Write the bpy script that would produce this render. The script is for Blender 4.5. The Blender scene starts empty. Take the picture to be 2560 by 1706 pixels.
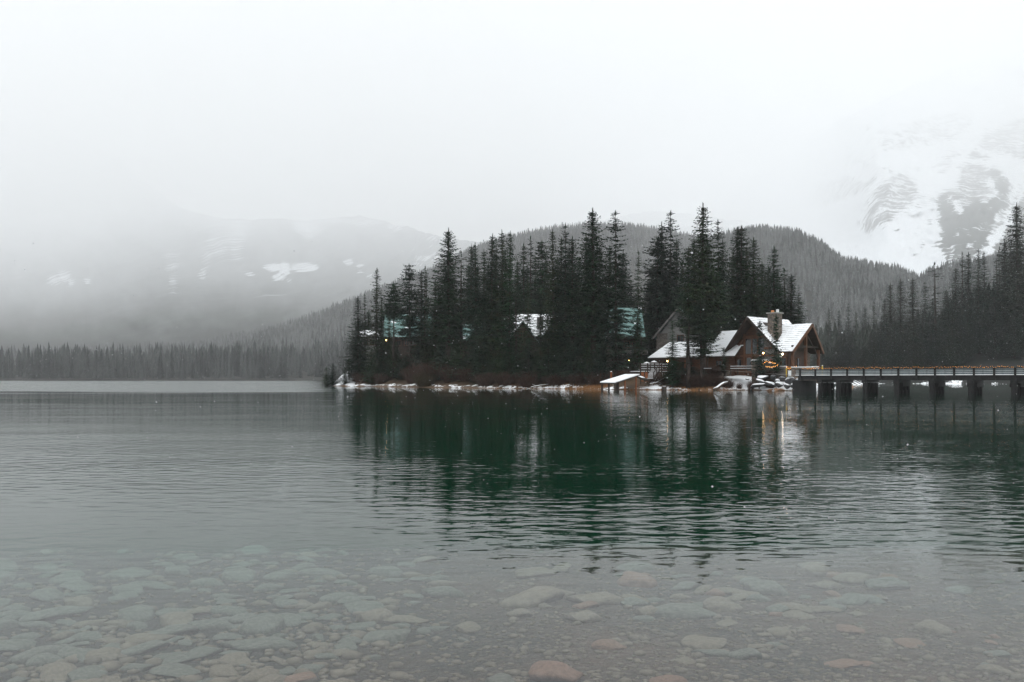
import bpy, math, random
import numpy as np
from math import sin, cos, pi, radians, sqrt, exp
from mathutils import Vector, Matrix, Euler

S = bpy.context.scene
COL = S.collection
F, HX, HY, EYE = 1991.0, 1280.0, 947.0, 1.5      # focal length in photo pixels, horizon, eye height (m)
def W(px, py, d):                                 # a point at forward distance d
    return Vector(((px - HX) * d / F, d, EYE + (HY - py) * d / F))
def Z(py, d): return EYE + (HY - py) * d / F
def X(px, d): return (px - HX) * d / F

EXPOSURE = 0.10; SUN_E = 0.5; CLOUD = 1.15; HAZE = .00016; HAZE_TOP = 8200
W1, W2, W3 = .021, .007, .09; RUF = 1.0; WABS = .45; WSCAT = .013
# ------------------------------------------------------------------ objects
def tag(o, label=None, cat=None, group=None, kind=None):
    if label: o['label'] = label
    if cat: o['category'] = cat
    if group: o['group'] = group
    if kind: o['kind'] = kind
    return o
def link(o, parent=None):
    COL.objects.link(o)
    if parent is not None: o.parent = parent
    return o
def empty(name, loc, rz=0.0):
    o = bpy.data.objects.new(name, None); link(o)
    o.location = loc; o.rotation_euler = (0, 0, rz); o.empty_display_size = .5
    return o
def thing(name, label, cat, loc, rz=0.0, group=None):
    return tag(empty(name, loc, rz), label, cat, group)
def np_mesh(name, v, f, smooth=False):
    """v (n,3) array, f (m,k) array"""
    v = np.asarray(v, dtype=np.float32); f = np.asarray(f, dtype=np.int32)
    me = bpy.data.meshes.new(name)
    k = f.shape[1]
    me.vertices.add(len(v)); me.vertices.foreach_set('co', v.ravel())
    me.loops.add(f.size); me.loops.foreach_set('vertex_index', f.ravel())
    me.polygons.add(len(f))
    me.polygons.foreach_set('loop_start', np.arange(0, f.size, k, dtype=np.int32))
    me.polygons.foreach_set('loop_total', np.full(len(f), k, dtype=np.int32))
    if smooth: me.polygons.foreach_set('use_smooth', np.ones(len(f), dtype=bool))
    me.update(calc_edges=True); me.validate()
    return me
def mesh_obj(name, me, mat=None, parent=None):
    o = bpy.data.objects.new(name, me)
    if mat is not None and not me.materials: me.materials.append(mat)
    return link(o, parent)

class MB:
    """collects boxes, prisms, bars and tubes and links them as ONE mesh object"""
    def __init__(s): s.v = []; s.f = []
    def add(s, vs, fs):
        b = len(s.v); s.v += [tuple(p) for p in vs]; s.f += [tuple(i + b for i in f) for f in fs]; return s
    def box(s, x0, x1, y0, y1, z0, z1):
        return s.add([(x0,y0,z0),(x1,y0,z0),(x1,y1,z0),(x0,y1,z0),(x0,y0,z1),(x1,y0,z1),(x1,y1,z1),(x0,y1,z1)],
                     [(0,3,2,1),(4,5,6,7),(0,1,5,4),(1,2,6,5),(2,3,7,6),(3,0,4,7)])
    def bar(s, a, b, w, h, up=(0,0,1)):
        a = Vector(a); b = Vector(b); d = (b - a).normalized(); up = Vector(up)
        sd = d.cross(up)
        if sd.length < 1e-4: sd = d.cross(Vector((0, 1, 0)))
        sd.normalize(); u = sd.cross(d)
        P = []
        for p in (a, b):
            for i, j in ((-1,-1),(1,-1),(1,1),(-1,1)): P.append(p + sd*(w/2*i) + u*(h/2*j))
        return s.add(P, [(3,2,1,0),(4,5,6,7),(0,1,5,4),(1,2,6,5),(2,3,7,6),(3,0,4,7)])
    def tube(s, pts, rs, n=8, cap=True):
        pts = [Vector(p) for p in pts]; b = len(s.v)
        for i, p in enumerate(pts):
            d = (pts[min(i+1, len(pts)-1)] - pts[max(i-1, 0)]).normalized()
            u = d.cross(Vector((0,0,1)))
            if u.length < 1e-3: u = Vector((1,0,0))
            u.normalize(); w = d.cross(u)
            for k in range(n):
                a = 2*pi*k/n
                s.v.append(tuple(p + (u*cos(a) + w*sin(a))*rs[i]))
        for i in range(len(pts)-1):
            for k in range(n):
                s.f.append((b+i*n+k, b+(i+1)*n+k, b+(i+1)*n+(k+1)%n, b+i*n+(k+1)%n))
        if cap:
            s.f.append(tuple(b+k for k in range(n))); s.f.append(tuple(b+(len(pts)-1)*n+k for k in reversed(range(n))))
        return s
    def prism(s, poly, vec):
        """planar polygon pushed along vec"""
        n = len(poly); P = [Vector(p) for p in poly]; vec = Vector(vec)
        return s.add(P + [p + vec for p in P], [tuple(reversed(range(n))), tuple(range(n, 2*n))] +
                     [(i, (i+1)%n, (i+1)%n+n, i+n) for i in range(n)])
    def mesh(s, name, smooth=False):
        me = bpy.data.meshes.new(name); me.from_pydata(s.v, [], s.f)
        if smooth:
            for p in me.polygons: p.use_smooth = True
        me.update(); 
        import bmesh
        bm = bmesh.new(); bm.from_mesh(me); bmesh.ops.recalc_face_normals(bm, faces=bm.faces); bm.to_mesh(me); bm.free()
        return me
    def build(s, name, mat, parent=None, smooth=False, bevel=0):
        o = mesh_obj(name, s.mesh(name, smooth), mat, parent)
        if bevel:
            m = o.modifiers.new('bevel', 'BEVEL'); m.width = bevel; m.segments = 1; m.limit_method = 'ANGLE'
        return o

# ------------------------------------------------------------------ materials
def nodes_of(name):
    m = bpy.data.materials.new(name); m.use_nodes = True
    nt = m.node_tree; nt.nodes.clear()
    return m, nt
def N(nt, t, **kw):
    n = nt.nodes.new(t)
    for k, v in kw.items():
        if k.startswith('_'): setattr(n, k[1:], v)
        else: n.inputs[k.replace('__', ' ')].default_value = v
    return n
def L(nt, a, b): nt.links.new(a, b)
def ramp(nt, fac, stops, interp='LINEAR'):
    r = nt.nodes.new('ShaderNodeValToRGB'); r.color_ramp.interpolation = interp
    e = r.color_ramp.elements
    while len(e) < len(stops): e.new(.5)
    for i, (p, c) in enumerate(stops):
        e[i].position = p; e[i].color = (c, c, c, 1) if not hasattr(c, '__len__') else (*c, 1)
    L(nt, fac, r.inputs[0]); return r
def math_(nt, op, a, b=None, clamp=False):
    n = nt.nodes.new('ShaderNodeMath'); n.operation = op; n.use_clamp = clamp
    for i, x in enumerate((a, b)):
        if x is None: continue
        if isinstance(x, (int, float)): n.inputs[i].default_value = x
        else: L(nt, x, n.inputs[i])
    return n.outputs[0]
def mixc(nt, fac, a, b, mode='MIX'):
    n = nt.nodes.new('ShaderNodeMix'); n.data_type = 'RGBA'; n.blend_type = mode
    for i, x in ((0, fac), (6, a), (7, b)):
        if isinstance(x, (int, float)): n.inputs[i].default_value = x
        elif isinstance(x, tuple): n.inputs[i].default_value = (*x, 1)
        else: L(nt, x, n.inputs[i])
    return n.outputs[2]
def coords(nt, kind='Object', scale=None):
    if kind == 'World': o = N(nt, 'ShaderNodeNewGeometry').outputs['Position']
    else: o = N(nt, 'ShaderNodeTexCoord').outputs[kind]
    if scale:
        m = N(nt, 'ShaderNodeMapping'); m.inputs['Scale'].default_value = scale; L(nt, o, m.inputs[0]); o = m.outputs[0]
    return o
def noise(nt, vec, scale, detail=4, rough=.55, dist=0):
    n = N(nt, 'ShaderNodeTexNoise', Scale=scale, Detail=detail, Roughness=rough, Distortion=dist)
    if vec is not None: L(nt, vec, n.inputs['Vector'])
    return n
def finish(m, nt, color, rough=.8, bump=None, bump_s=.3, bump_d=.05, spec=.3):
    b = N(nt, 'ShaderNodeBsdfPrincipled'); o = N(nt, 'ShaderNodeOutputMaterial')
    if isinstance(color, tuple): b.inputs['Base Color'].default_value = (*color, 1)
    else: L(nt, color, b.inputs['Base Color'])
    if isinstance(rough, (int, float)): b.inputs['Roughness'].default_value = rough
    else: L(nt, rough, b.inputs['Roughness'])
    b.inputs['Specular IOR Level'].default_value = spec
    if bump is not None:
        bn = N(nt, 'ShaderNodeBump', Strength=bump_s, Distance=bump_d); L(nt, bump, bn.inputs['Height']); L(nt, bn.outputs[0], b.inputs['Normal'])
    L(nt, b.outputs[0], o.inputs[0])
    return m
def simple(name, c1, c2, scale=3.0, rough=.8, stretch=None, bump=.2, spec=.3, kind='Object', detail=5):
    """two tones broken up by noise"""
    m, nt = nodes_of(name)
    n = noise(nt, coords(nt, kind, stretch), scale, detail, .6)
    r = ramp(nt, n.outputs[0], [(.35, c1), (.68, c2)])
    return finish(m, nt, r.outputs[0], rough, n.outputs[0], bump, .04, spec)
def up_mask(nt, lo, hi):
    g = N(nt, 'ShaderNodeNewGeometry'); s = N(nt, 'ShaderNodeSeparateXYZ'); L(nt, g.outputs['Normal'], s.inputs[0])
    mr = N(nt, 'ShaderNodeMapRange'); mr.inputs[1].default_value = lo; mr.inputs[2].default_value = hi; L(nt, s.outputs[2], mr.inputs[0])
    return mr.outputs[0]
def snowy(name, c1, c2, scale=2.0, lo=.35, hi=.75, amount=.5, stretch=None, rough=.85, bump=.35, nscale=1.2, kind='World'):
    """a surface with snow lying on the faces that look up, in patches"""
    m, nt = nodes_of(name)
    co = coords(nt, kind, stretch)
    n = noise(nt, co, scale, 6, .62)
    base = ramp(nt, n.outputs[0], [(.33, c1), (.7, c2)]).outputs[0]
    n2 = noise(nt, coords(nt, 'World'), nscale, 5, .65)
    mk = math_(nt, 'ADD', up_mask(nt, lo, hi), math_(nt, 'MULTIPLY', math_(nt, 'SUBTRACT', n2.outputs[0], .5), 2.2))
    mk = ramp(nt, mk, [(max(0., 1 - amount - .07), 0.), (min(1., 1 - amount + .07), 1.)]).outputs[0]
    mk = math_(nt, 'MULTIPLY', mk, ramp(nt, up_mask(nt, 0, 1), [(.08, 0.), (.3, 1.)]).outputs[0])
    col = mixc(nt, mk, base, SNOW)
    return finish(m, nt, col, rough, n.outputs[0], bump, .08, .25)
SNOW = (.80, .82, .84)

M = {}
M['snow'] = simple('snow', (.78, .80, .82), (.84, .85, .86), 1.5, .75, bump=.25)
def needle_mat(name, ca, cb, cc, fleck):
    m, nt = nodes_of(name)
    oi = N(nt, 'ShaderNodeObjectInfo')
    co = coords(nt, 'World')
    n1 = noise(nt, co, .45, 3, .6); n2 = noise(nt, co, 2.2, 3, .6)
    c = mixc(nt, ramp(nt, n1.outputs[0], [(.38, 0.), (.62, 1.)]).outputs[0], ca, cb)
    c = mixc(nt, math_(nt, 'MULTIPLY', ramp(nt, noise(nt, co, .8, 2, .5).outputs[0], [(.55, 0.), (.68, 1.)]).outputs[0], .7), c, cc)
    tint = ramp(nt, oi.outputs['Random'], [(0., (.62, .72, .80)), (.3, (.9, 1.15, .8)), (.55, (.8, .85, .85)), (.78, (1.35, 1.2, .75)), (1., (1.45, 1.02, .75))]).outputs[0]
    c = mixc(nt, 1.0, c, tint, 'MULTIPLY')
    f = math_(nt, 'MULTIPLY', ramp(nt, n2.outputs[0], [(fleck, 0.), (fleck + .03, 1.)]).outputs[0], .75)
    c = mixc(nt, f, c, SNOW)
    return finish(m, nt, c, .75, spec=.2)
M['needles'] = needle_mat('spruce_needles', (.008, .025, .015), (.018, .044, .022), (.036, .027, .014), .70)
M['needles_snow'] = needle_mat('snow_flecked_needles', (.009, .017, .015), (.017, .026, .020), (.020, .020, .014), .645)
M['bark'] = simple('bark', (.026, .019, .016), (.065, .050, .042), 6, .9, (1, 1, .25), .5)
M['deadwood'] = simple('grey_deadwood', (.10, .09, .08), (.22, .20, .18), 5, .9, (1, 1, .3), .4)
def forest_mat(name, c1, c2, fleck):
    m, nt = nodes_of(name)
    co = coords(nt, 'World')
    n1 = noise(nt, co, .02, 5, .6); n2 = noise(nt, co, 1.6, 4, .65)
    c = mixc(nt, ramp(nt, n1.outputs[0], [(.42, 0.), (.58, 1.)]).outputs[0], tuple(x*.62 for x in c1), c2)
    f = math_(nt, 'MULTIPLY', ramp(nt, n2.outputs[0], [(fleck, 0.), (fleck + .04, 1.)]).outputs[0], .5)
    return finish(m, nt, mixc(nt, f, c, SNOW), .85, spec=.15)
M['forest'] = forest_mat('distant_forest', (.10, .108, .108), (.135, .142, .14), .62)  # snow-dusted tone paled further, so part of the hills' haze is in the colour
M['forest_shore'] = forest_mat('shore_forest_needles', (.040, .046, .047), (.065, .071, .070), .66)
M['forest_near'] = forest_mat('snow_dusted_forest', (.014, .019, .017), (.025, .031, .025), .67)

# ------------------------------------------------------------------ camera, light, sky, air
cam = bpy.data.cameras.new('camera'); co_ = link(bpy.data.objects.new('camera', cam))
cam.sensor_width = 36.0; cam.lens = F / 2560 * 36.0
cam.shift_y = (HY - 853) / 2560.0
cam.clip_start = .05; cam.clip_end = 60000
co_.location = (0, 0, EYE); co_.rotation_euler = (radians(90), 0, 0)
S.camera = co_
S.view_settings.view_transform = 'Standard'; S.view_settings.look = 'None'
S.view_settings.exposure = EXPOSURE; S.view_settings.gamma = 1
S.view_settings.use_curve_mapping = False
S.cycles.volume_bounces = 12; S.cycles.max_bounces = 14; S.cycles.diffuse_bounces = 3
S.cycles.transparent_max_bounces = 24; S.cycles.glossy_bounces = 4; S.cycles.transmission_bounces = 6
S.cycles.sample_clamp_indirect = 6.0

SUN_EL, SUN_AZ = radians(50), radians(160)
sun = bpy.data.lights.new('sun', 'SUN'); so = link(bpy.data.objects.new('sun', sun))
sun.energy = SUN_E; sun.angle = radians(40); sun.color = (1, .97, .93)
so.rotation_euler = (pi/2 - SUN_EL, 0, SUN_AZ + pi); so.location = (0, 0, 300)
wd = bpy.data.worlds.new('World'); S.world = wd; wd.use_nodes = True
nt = wd.node_tree; nt.nodes.clear()
sky = N(nt, 'ShaderNodeTexSky'); sky.sky_type = 'NISHITA'; sky.sun_disc = False
sky.sun_elevation = SUN_EL; sky.sun_rotation = SUN_AZ; sky.air_density = 1.0; sky.dust_density = 3.0
hs = N(nt, 'ShaderNodeHueSaturation', Saturation=.25, Value=1.0); L(nt, sky.outputs[0], hs.inputs['Color'])
# the cloud sheet that closes the sky: nearly even, a little brighter overhead, soft mottling
tc = N(nt, 'ShaderNodeTexCoord')
mp = N(nt, 'ShaderNodeMapping'); mp.inputs['Scale'].default_value = (1, 1, 2.2); L(nt, tc.outputs['Generated'], mp.inputs[0])
cn = noise(nt, mp.outputs[0], 1.6, 5, .5)
cl = ramp(nt, cn.outputs[0], [(.3, (.85, .885, .91)), (.62, (.955, .982, 1))])
sx = N(nt, 'ShaderNodeSeparateXYZ'); L(nt, tc.outputs['Generated'], sx.inputs[0])
gr = ramp(nt, sx.outputs[2], [(0., CLOUD*1.22), (.45, CLOUD*1.22), (.6, CLOUD*1.6), (1., CLOUD * 1.7)])
cl2 = mixc(nt, 1.0, cl.outputs[0], gr.outputs[0], 'MULTIPLY')
sc_ = N(nt, 'ShaderNodeVectorMath'); sc_.operation = 'SCALE'; sc_.inputs['Scale'].default_value = 10.0; L(nt, cl2, sc_.inputs[0])
mx = mixc(nt, .88, hs.outputs[0], sc_.outputs[0])
bg = N(nt, 'ShaderNodeBackground', Strength=.1); L(nt, mx, bg.inputs[0])
wo = N(nt, 'ShaderNodeOutputWorld'); L(nt, bg.outputs[0], wo.inputs[0])

m, nt = nodes_of('snowy_air')
pv = N(nt, 'ShaderNodeVolumePrincipled', Density=HAZE); pv.inputs['Color'].default_value = (.996, .998, 1, 1)
pv.inputs['Anisotropy'].default_value = 0.0
oo = N(nt, 'ShaderNodeOutputMaterial'); L(nt, pv.outputs[0], oo.inputs['Volume'])
hz = MB().box(-19000, 19000, -60, 28000, -16, HAZE_TOP).build('haze', m)
tag(hz, 'pale misty snow-filled air over the lake and mountains', 'haze', kind='stuff')

# ------------------------------------------------------------------ value noise for terrain
_rng = np.random.default_rng(7)
_T = _rng.random((256, 256)).astype(np.float64)
def vnoise(x, y):
    x = np.asarray(x, dtype=np.float64); y = np.asarray(y, dtype=np.float64)
    xi = np.floor(x).astype(int); yi = np.floor(y).astype(int); fx = x - xi; fy = y - yi
    fx = fx*fx*(3-2*fx); fy = fy*fy*(3-2*fy)
    a = _T[xi % 256, yi % 256]; b = _T[(xi+1) % 256, yi % 256]; c = _T[xi % 256, (yi+1) % 256]; d = _T[(xi+1) % 256, (yi+1) % 256]
    return (a*(1-fx)+b*fx)*(1-fy) + (c*(1-fx)+d*fx)*fy
def fbm(x, y, o=4, g=.5):
    s = 0; a = 1; t = 0
    for i in range(o):
        s = s + a*vnoise(x*2**i + 17.3*i, y*2**i + 5.7*i); t += a; a *= g
    return s / t
def grid_faces(nu, nv):
    i, j = np.meshgrid(np.arange(nu-1), np.arange(nv-1), indexing='ij'); a = (i*nv + j).ravel()
    return np.stack([a, a+nv, a+nv+1, a+1], 1)
def in_poly(px, py, poly):
    ins = np.zeros(np.shape(px), bool); n = len(poly)
    for i in range(n):
        x0, y0 = poly[i]; x1, y1 = poly[(i+1) % n]
        c = ((y0 > py) != (y1 > py)) & (px < (x1-x0)*(py-y0)/(y1-y0+1e-12) + x0)
        ins ^= c
    return ins
def dist_poly(px, py, poly, closed=True):
    best = np.full(np.shape(px), 1e9); n = len(poly)
    for i in range(n if closed else n-1):
        ax, ay = poly[i]; bx, by = poly[(i+1) % n]; dx, dy = bx-ax, by-ay
        t = np.clip(((px-ax)*dx + (py-ay)*dy)/(dx*dx+dy*dy), 0, 1)
        best = np.minimum(best, np.hypot(px-ax-t*dx, py-ay-t*dy))
    return best
def attr(me, name, vals):
    a = me.attributes.new(name, 'FLOAT', 'POINT'); a.data.foreach_set('value', np.asarray(vals, dtype=np.float32).ravel())

# ------------------------------------------------------------------ mountains (real terrain, km away)
def smooth01(a, b, x):
    t = np.clip((x-a)/(b-a), 0, 1); return t*t*(3-2*t)
def mountain_mat(name):
    m, nt = nodes_of(name)
    co = coords(nt, 'World')
    sep = lambda k: N(nt, 'ShaderNodeAttribute', _attribute_name=k).outputs['Fac']
    # thin vertical streaks: trees standing in front of snow
    st = noise(nt, coords(nt, 'World', (1, .006, .06)), .035, 5, .72)
    rk = noise(nt, coords(nt, 'World', (1, .22, 1.3)), .012, 10, .80, .15)
    rk2 = noise(nt, coords(nt, 'World', (.5, .5, 1.)), .004, 6, .6)
    jit = math_(nt, 'MULTIPLY', math_(nt, 'SUBTRACT', st.outputs[0], .5), 2.7)
    forest = mixc(nt, st.outputs[0], (.020, .025, .023), (.05, .055, .05))
    snow = ramp(nt, math_(nt, 'ADD', sep('snow'), jit), [(.44, 0.), (.52, 1.)]).outputs[0]
    rock_m = ramp(nt, math_(nt, 'ADD', math_(nt, 'MULTIPLY', sep('rock'), .52), math_(nt, 'MULTIPLY', math_(nt, 'SUBTRACT', rk.outputs[0], .5), 2.6)), [(.40, 0.), (.5, 1.)]).outputs[0]
    rock = mixc(nt, rk2.outputs[0], (.05, .05, .052), (.17, .168, .165))
    forest = mixc(nt, math_(nt, 'MULTIPLY', sep('frost_haze'), .95), forest, mixc(nt, st.outputs[0], (.30, .31, .32), (.78, .80, .82)))
    c = mixc(nt, snow, forest, (.68, .70, .72))
    c = mixc(nt, rock_m, c, rock)
    return finish(m, nt, c, .9, rk.outputs[0], .5, 8.0, .1)
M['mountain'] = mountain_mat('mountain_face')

def polar_sheet(name, us, ys, D, mat):
    """terrain sheet: every (bearing u, elevation row) gets its own distance D; returns the object and coordinate arrays"""
    U, Y = np.meshgrid(us, ys, indexing='ij'); d = D(U, Y)
    P = np.stack([(U-HX)*d/F, d, EYE + (HY-Y)*d/F], -1).reshape(-1, 3)
    me = np_mesh(name, P, grid_faces(len(us), len(ys)), True)
    me.materials.append(mat)
    o = mesh_obj(name, me); tag(o, kind='structure')
    return o, me, U, Y, d
# left and middle massif
us = np.arange(-1100, 2101, 7.0); ys = np.concatenate([np.arange(952, 880, -6.0), np.arange(880, 300, -4.5)])
YK = np.array([290, 470, 500, 520, 560, 600, 650, 700, 750, 800, 850, 900, 952.])
DK = 2.0*np.array([13500, 10700, 9400, 8200, 6000, 4300, 3250, 2450, 1650, 1080, 800, 680, 640.])
def top_l(U):   # crest line of the left massif (photo rows)
    return np.interp(U, [-1100, 100, 300, 450, 560, 700, 760, 800, 900, 960, 1020, 1100, 1250, 1400, 1520, 1600, 1700, 1760, 1850, 1950, 2100],
                        [300, 300, 400, 520, 546, 545, 552, 545, 538, 552, 566, 590, 610, 575, 545, 530, 528, 540, 552, 575, 640])
def D_l(U, Y):
    warp = 46*(fbm(U/170., U*0+3.1, 4)-.5) + 26*(fbm(U/60., Y/45., 4)-.5) - 45*smooth01(450, 0, U)
    d = np.exp(np.interp(Y + warp*smooth01(930, 820, Y), YK, np.log(DK)))
    t = top_l(U)
    rel = np.clip((t - Y)/30., 0, 3)            # above the crest the sheet runs off backwards
    return d
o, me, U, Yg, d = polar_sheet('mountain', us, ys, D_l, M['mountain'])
# cut the crest: rows above it drop behind the ridge
P = np.zeros(len(me.vertices)*3, np.float32); me.vertices.foreach_get('co', P); P = P.reshape(U.shape + (3,))
t = top_l(U) + 10*(fbm(U/33., U*0+.7, 4)-.5); over = np.clip(t - Yg, 0, None)
yc = np.maximum(Yg, t)
P[..., 2] = EYE + (HY - yc)*d/F - over*d/F*2.0
me.vertices.foreach_set('co', P.astype(np.float32).ravel()); me.update()
snow = np.zeros(U.shape)
def blob(cx, cy, rx, ry, v=1.0, p=2):
    global snow
    q = ((U-cx)/rx)**p + ((Yg-cy)/ry)**p
    snow = np.maximum(snow, .64*v*np.clip(1.4-q*.8, 0, 1))
for b in ((560,565,60,30,.66), (590,590,24,50,.70), (545,610,30,36,.62), (515,640,14,30,.6), (430,650,18,40,.5), (432,715,12,20,.62), (505,685,10,18,.5),
          (680,668,22,10,1), (710,672,16,16,1), (760,668,36,11,1), (700,694,20,9,1), (722,702,8,9,.9), (625,686,12,5,.9),
          (135,700,20,14,.7), (160,690,16,16,.8), (178,706,10,12,.8), (218,702,9,9,.8), (870,655,14,10,.9), (900,672,10,14,.75), (1060,645,30,8,.85), (1090,640,14,10,.8), (1045,660,12,6,.7), (925,690,14,7,.8),
          (770,566,38,22,1), (800,552,70,12,.9), (770,588,14,10,.9), (900,556,60,10,.8), (990,568,20,11,1), (1000,560,30,10,.8), (1110,595,50,10,.6), (1560,535,60,6,.6), (1715,560,30,9,.8), (1730,545,40,12,.7), (1870,566,50,14,.8), (1960,585,30,14,.9)):
    blob(*b)
snow += .30*(fbm(U/60., Yg/25., 5)-.5) - .4*smooth01(735, 800, Yg)
frost_haze = np.clip(.95*np.clip((830-Yg)/330., 0, 1)**1.15 + .5*smooth01(545,470,Yg) + .22*smooth01(520,60,U)*smooth01(870,700,Yg) + .22*(fbm(U/45., Yg/30., 5)-.5), 0, 1)  # whitens with height: rime on the trees plus a fade into cloud, painted in
attr(me, 'snow', snow); attr(me, 'rock', np.zeros(U.shape)); attr(me, 'frost_haze', frost_haze)

# right snow mountain
us = np.arange(1440, 3700, 5.0); ys = np.arange(735, 90, -4.0)
YK2 = np.array([40, 150, 250, 300, 400, 450, 500, 560, 620, 690, 740.]); DK2 = 1.9*np.array([14500, 11500, 7900, 6100, 4400, 3700, 3000, 2300, 1700, 1250, 1050.])
def D_r(U, Y):
    w = 60*(fbm(U/190.+9, Y*0+1.1, 4)-.5) + 46*(fbm(U/70., Y/55., 5)-.5) + 18*(fbm(U/22., Y/16., 3)-.5)
    # spurs stand forward of the avalanche chutes
    sp = 30*np.exp(-((U-2440)/95)**2)*smooth01(380, 520, Y) + 22*np.exp(-((U-2150)/110)**2)*smooth01(640, 480, Y)
    d = np.exp(np.interp(Y + .8*w*smooth01(735, 640, Y) + sp, YK2, np.log(DK2)))
    d = d + 26000*smooth01(2230, 1800, U)*smooth01(700, 560, Y)
    return np.minimum(d, np.minimum(26500, 7700*F/(HY-np.minimum(Y, 900))))
o, me, U, Yg, d = polar_sheet('snow_mountain', us, ys, D_r, M['mountain'])
def zp(poly): return [(1960 + x*.3188, 280 + y*.3188) for x, y in poly]
def soft(poly, w=10.0):
    s = dist_poly(U, Yg, poly); s = np.where(in_poly(U, Yg, poly), s, -s)
    return np.clip(.5 + s/(2*w), 0, 1)
wob = 9*(fbm(U/14., Yg/14., 4)-.5)
forest = zp([(1210,770),(1230,690),(1290,655),(1330,760),(1380,800),(1500,690),(1600,690),(1650,640),(1600,480),(1640,430),(1720,510),(1790,610),(1760,720),(1710,780),(1650,900),(1640,950),(1560,1080),(1470,1170),(1340,1200),(1280,1150),(1205,1080),(1215,1000),(1250,960),(1215,900)])
forest2 = zp([(1850,690),(1890,640),(3000,200),(4500,400),(4500,1400),(1480,1330),(1560,1160),(1700,1000),(1800,860)])
forest3 = zp([(1420,360),(1480,320),(1600,335),(1640,365),(1480,372)])
fm = np.maximum.reduce([soft(forest, 13), soft(forest2, 10), soft(forest3, 8)*.8])
snow = 1 - .98*np.clip(fm + wob*.16 + .28*(fbm(U/40., Yg/9., 4)-.5), 0, 1)
rocks = [([(1370,420),(1450,380),(1560,400),(1650,470),(1610,560),(1650,660),(1500,730),(1400,760),(1300,690),(1230,640),(1240,605),(1350,590)], 1.0),
         ([(590,930),(660,700),(730,560),(900,470),(1070,540),(1060,690),(900,820),(660,985)], .93),
         ([(190,720),(250,540),(500,490),(720,540),(650,650),(500,690),(320,770)], .85),
         ([(1480,300),(1560,180),(1700,100),(1900,20),(2300,-100),(2300,500),(1880,400),(1700,330)], .95),
         ([(1680,800),(1760,700),(1850,560),(1900,600),(1860,700),(1690,930),(1560,1100),(1490,1160)], .72),
         ([(0,860),(110,850),(130,900),(60,950),(0,940)], .9), ([(1100,440),(1250,520),(1400,330),(1330,290)], .7),
         ([(1900,360),(2300,500),(3500,100),(3500,-500),(2300,-100)], .9), ([(800,330),(1300,260),(1500,100),(1500,-60),(1000,60),(700,250)], .72)]
rock = np.zeros(U.shape)
for p, v in rocks: rock = np.maximum(rock, v*soft(zp(p), 12))
attr(me, 'snow', snow); attr(me, 'rock', rock)
P = np.zeros(len(me.vertices)*3, np.float32); me.vertices.foreach_get('co', P); P = P.reshape(U.shape + (3,))
t = np.interp(U, [1440, 1700, 1850, 2000, 2200, 2400, 2700, 3700], [650, 570, 470, 360, 240, 160, 110, 100]) + 60*(fbm(U/90., U*0+.7, 5)-.5); over = np.clip(t - Yg, 0, None)
P[..., 2] = EYE + (HY - np.maximum(Yg, t))*d/F - over*d/F*1.5
me.vertices.foreach_set('co', P.astype(np.float32).ravel()); me.update()
# ------------------------------------------------------------------ forested hills
m, nt = nodes_of('forest_floor')
n = noise(nt, coords(nt, 'World'), .06, 6, .65)
finish(m, nt, ramp(nt, n.outputs[0], [(.4, (.022, .024, .022)), (.6, (.045, .045, .04)), (.72, (.06, .06, .058))]).outputs[0], .95)
M['floor'] = m
# (u, ground ridge row, ridge distance, base distance)
HA = np.array([(-1500,918,760,455),(-300,914,740,455),(100,912,720,455),(330,905,720,455),(500,890,760,455),(700,842,860,458),(880,772,960,462),(1000,722,1030,465),(1100,682,1080,468),(1180,640,1120,470),
               (1260,613,1150,470),(1380,588,1170,470),(1450,580,1170,470),(1560,580,1170,470),(1640,592,1160,470),(1750,612,1150,470),(1880,640,1120,470),(2000,690,1000,460)], float)
HA[:,2] *= 1.8; HA[:,3] = HA[:,3]*1.31
HB = np.array([(1560,700,900,420),(1700,650,900,400),(1820,605,880,380),(1900,590,860,370),(1990,600,840,360),(2059,634,800,350),(2107,672,760,340),(2164,684,720,330),(2240,698,690,320),(2300,722,670,320),(2330,704,670,320),
               (2371,690,680,315),(2450,680,700,310),(2560,650,740,300),(2800,600,800,300),(3300,560,900,320)], float)
def hill_point(H, u, t):
    yr = np.interp(u, H[:,0], H[:,1]); dr = np.interp(u, H[:,0], H[:,2]); db = np.interp(u, H[:,0], H[:,3])
    zr = EYE + (HY-yr)*dr/F; s = np.clip(t, 0, 1)
    k = .55*s + .45*s*s*(3-2*s)
    d = db + (dr-db)*t
    z = .6 + (zr-.6)*np.where(t <= 1, k, 1-1.2*(t-1)**2) + np.minimum(s*4, 1)*6*(fbm(u/40., d/70., 3)-.5)*smooth01(0, .3, s)
    return d, z
def hill(name, H, nu=150):
    us = np.linspace(H[0,0], H[-1,0], nu); ts = np.concatenate([[-.03], np.linspace(0, 1.35, 40)])
    U, T = np.meshgrid(us, ts, indexing='ij'); d, z = hill_point(H, U, np.maximum(T, 0)); d = np.where(T < 0, d-8, d); z = np.where(T < 0, -3, z)
    me = np_mesh(name, np.stack([(U-HX)*d/F, d, z], -1).reshape(-1, 3), grid_faces(len(us), len(ts)), True)
    me.materials.append(M['floor']); return tag(mesh_obj(name, me), kind='structure')
HB[:,2] *= 1.5
hill('wooded_hill', HA); hill('wooded_hill', HB)

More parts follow.
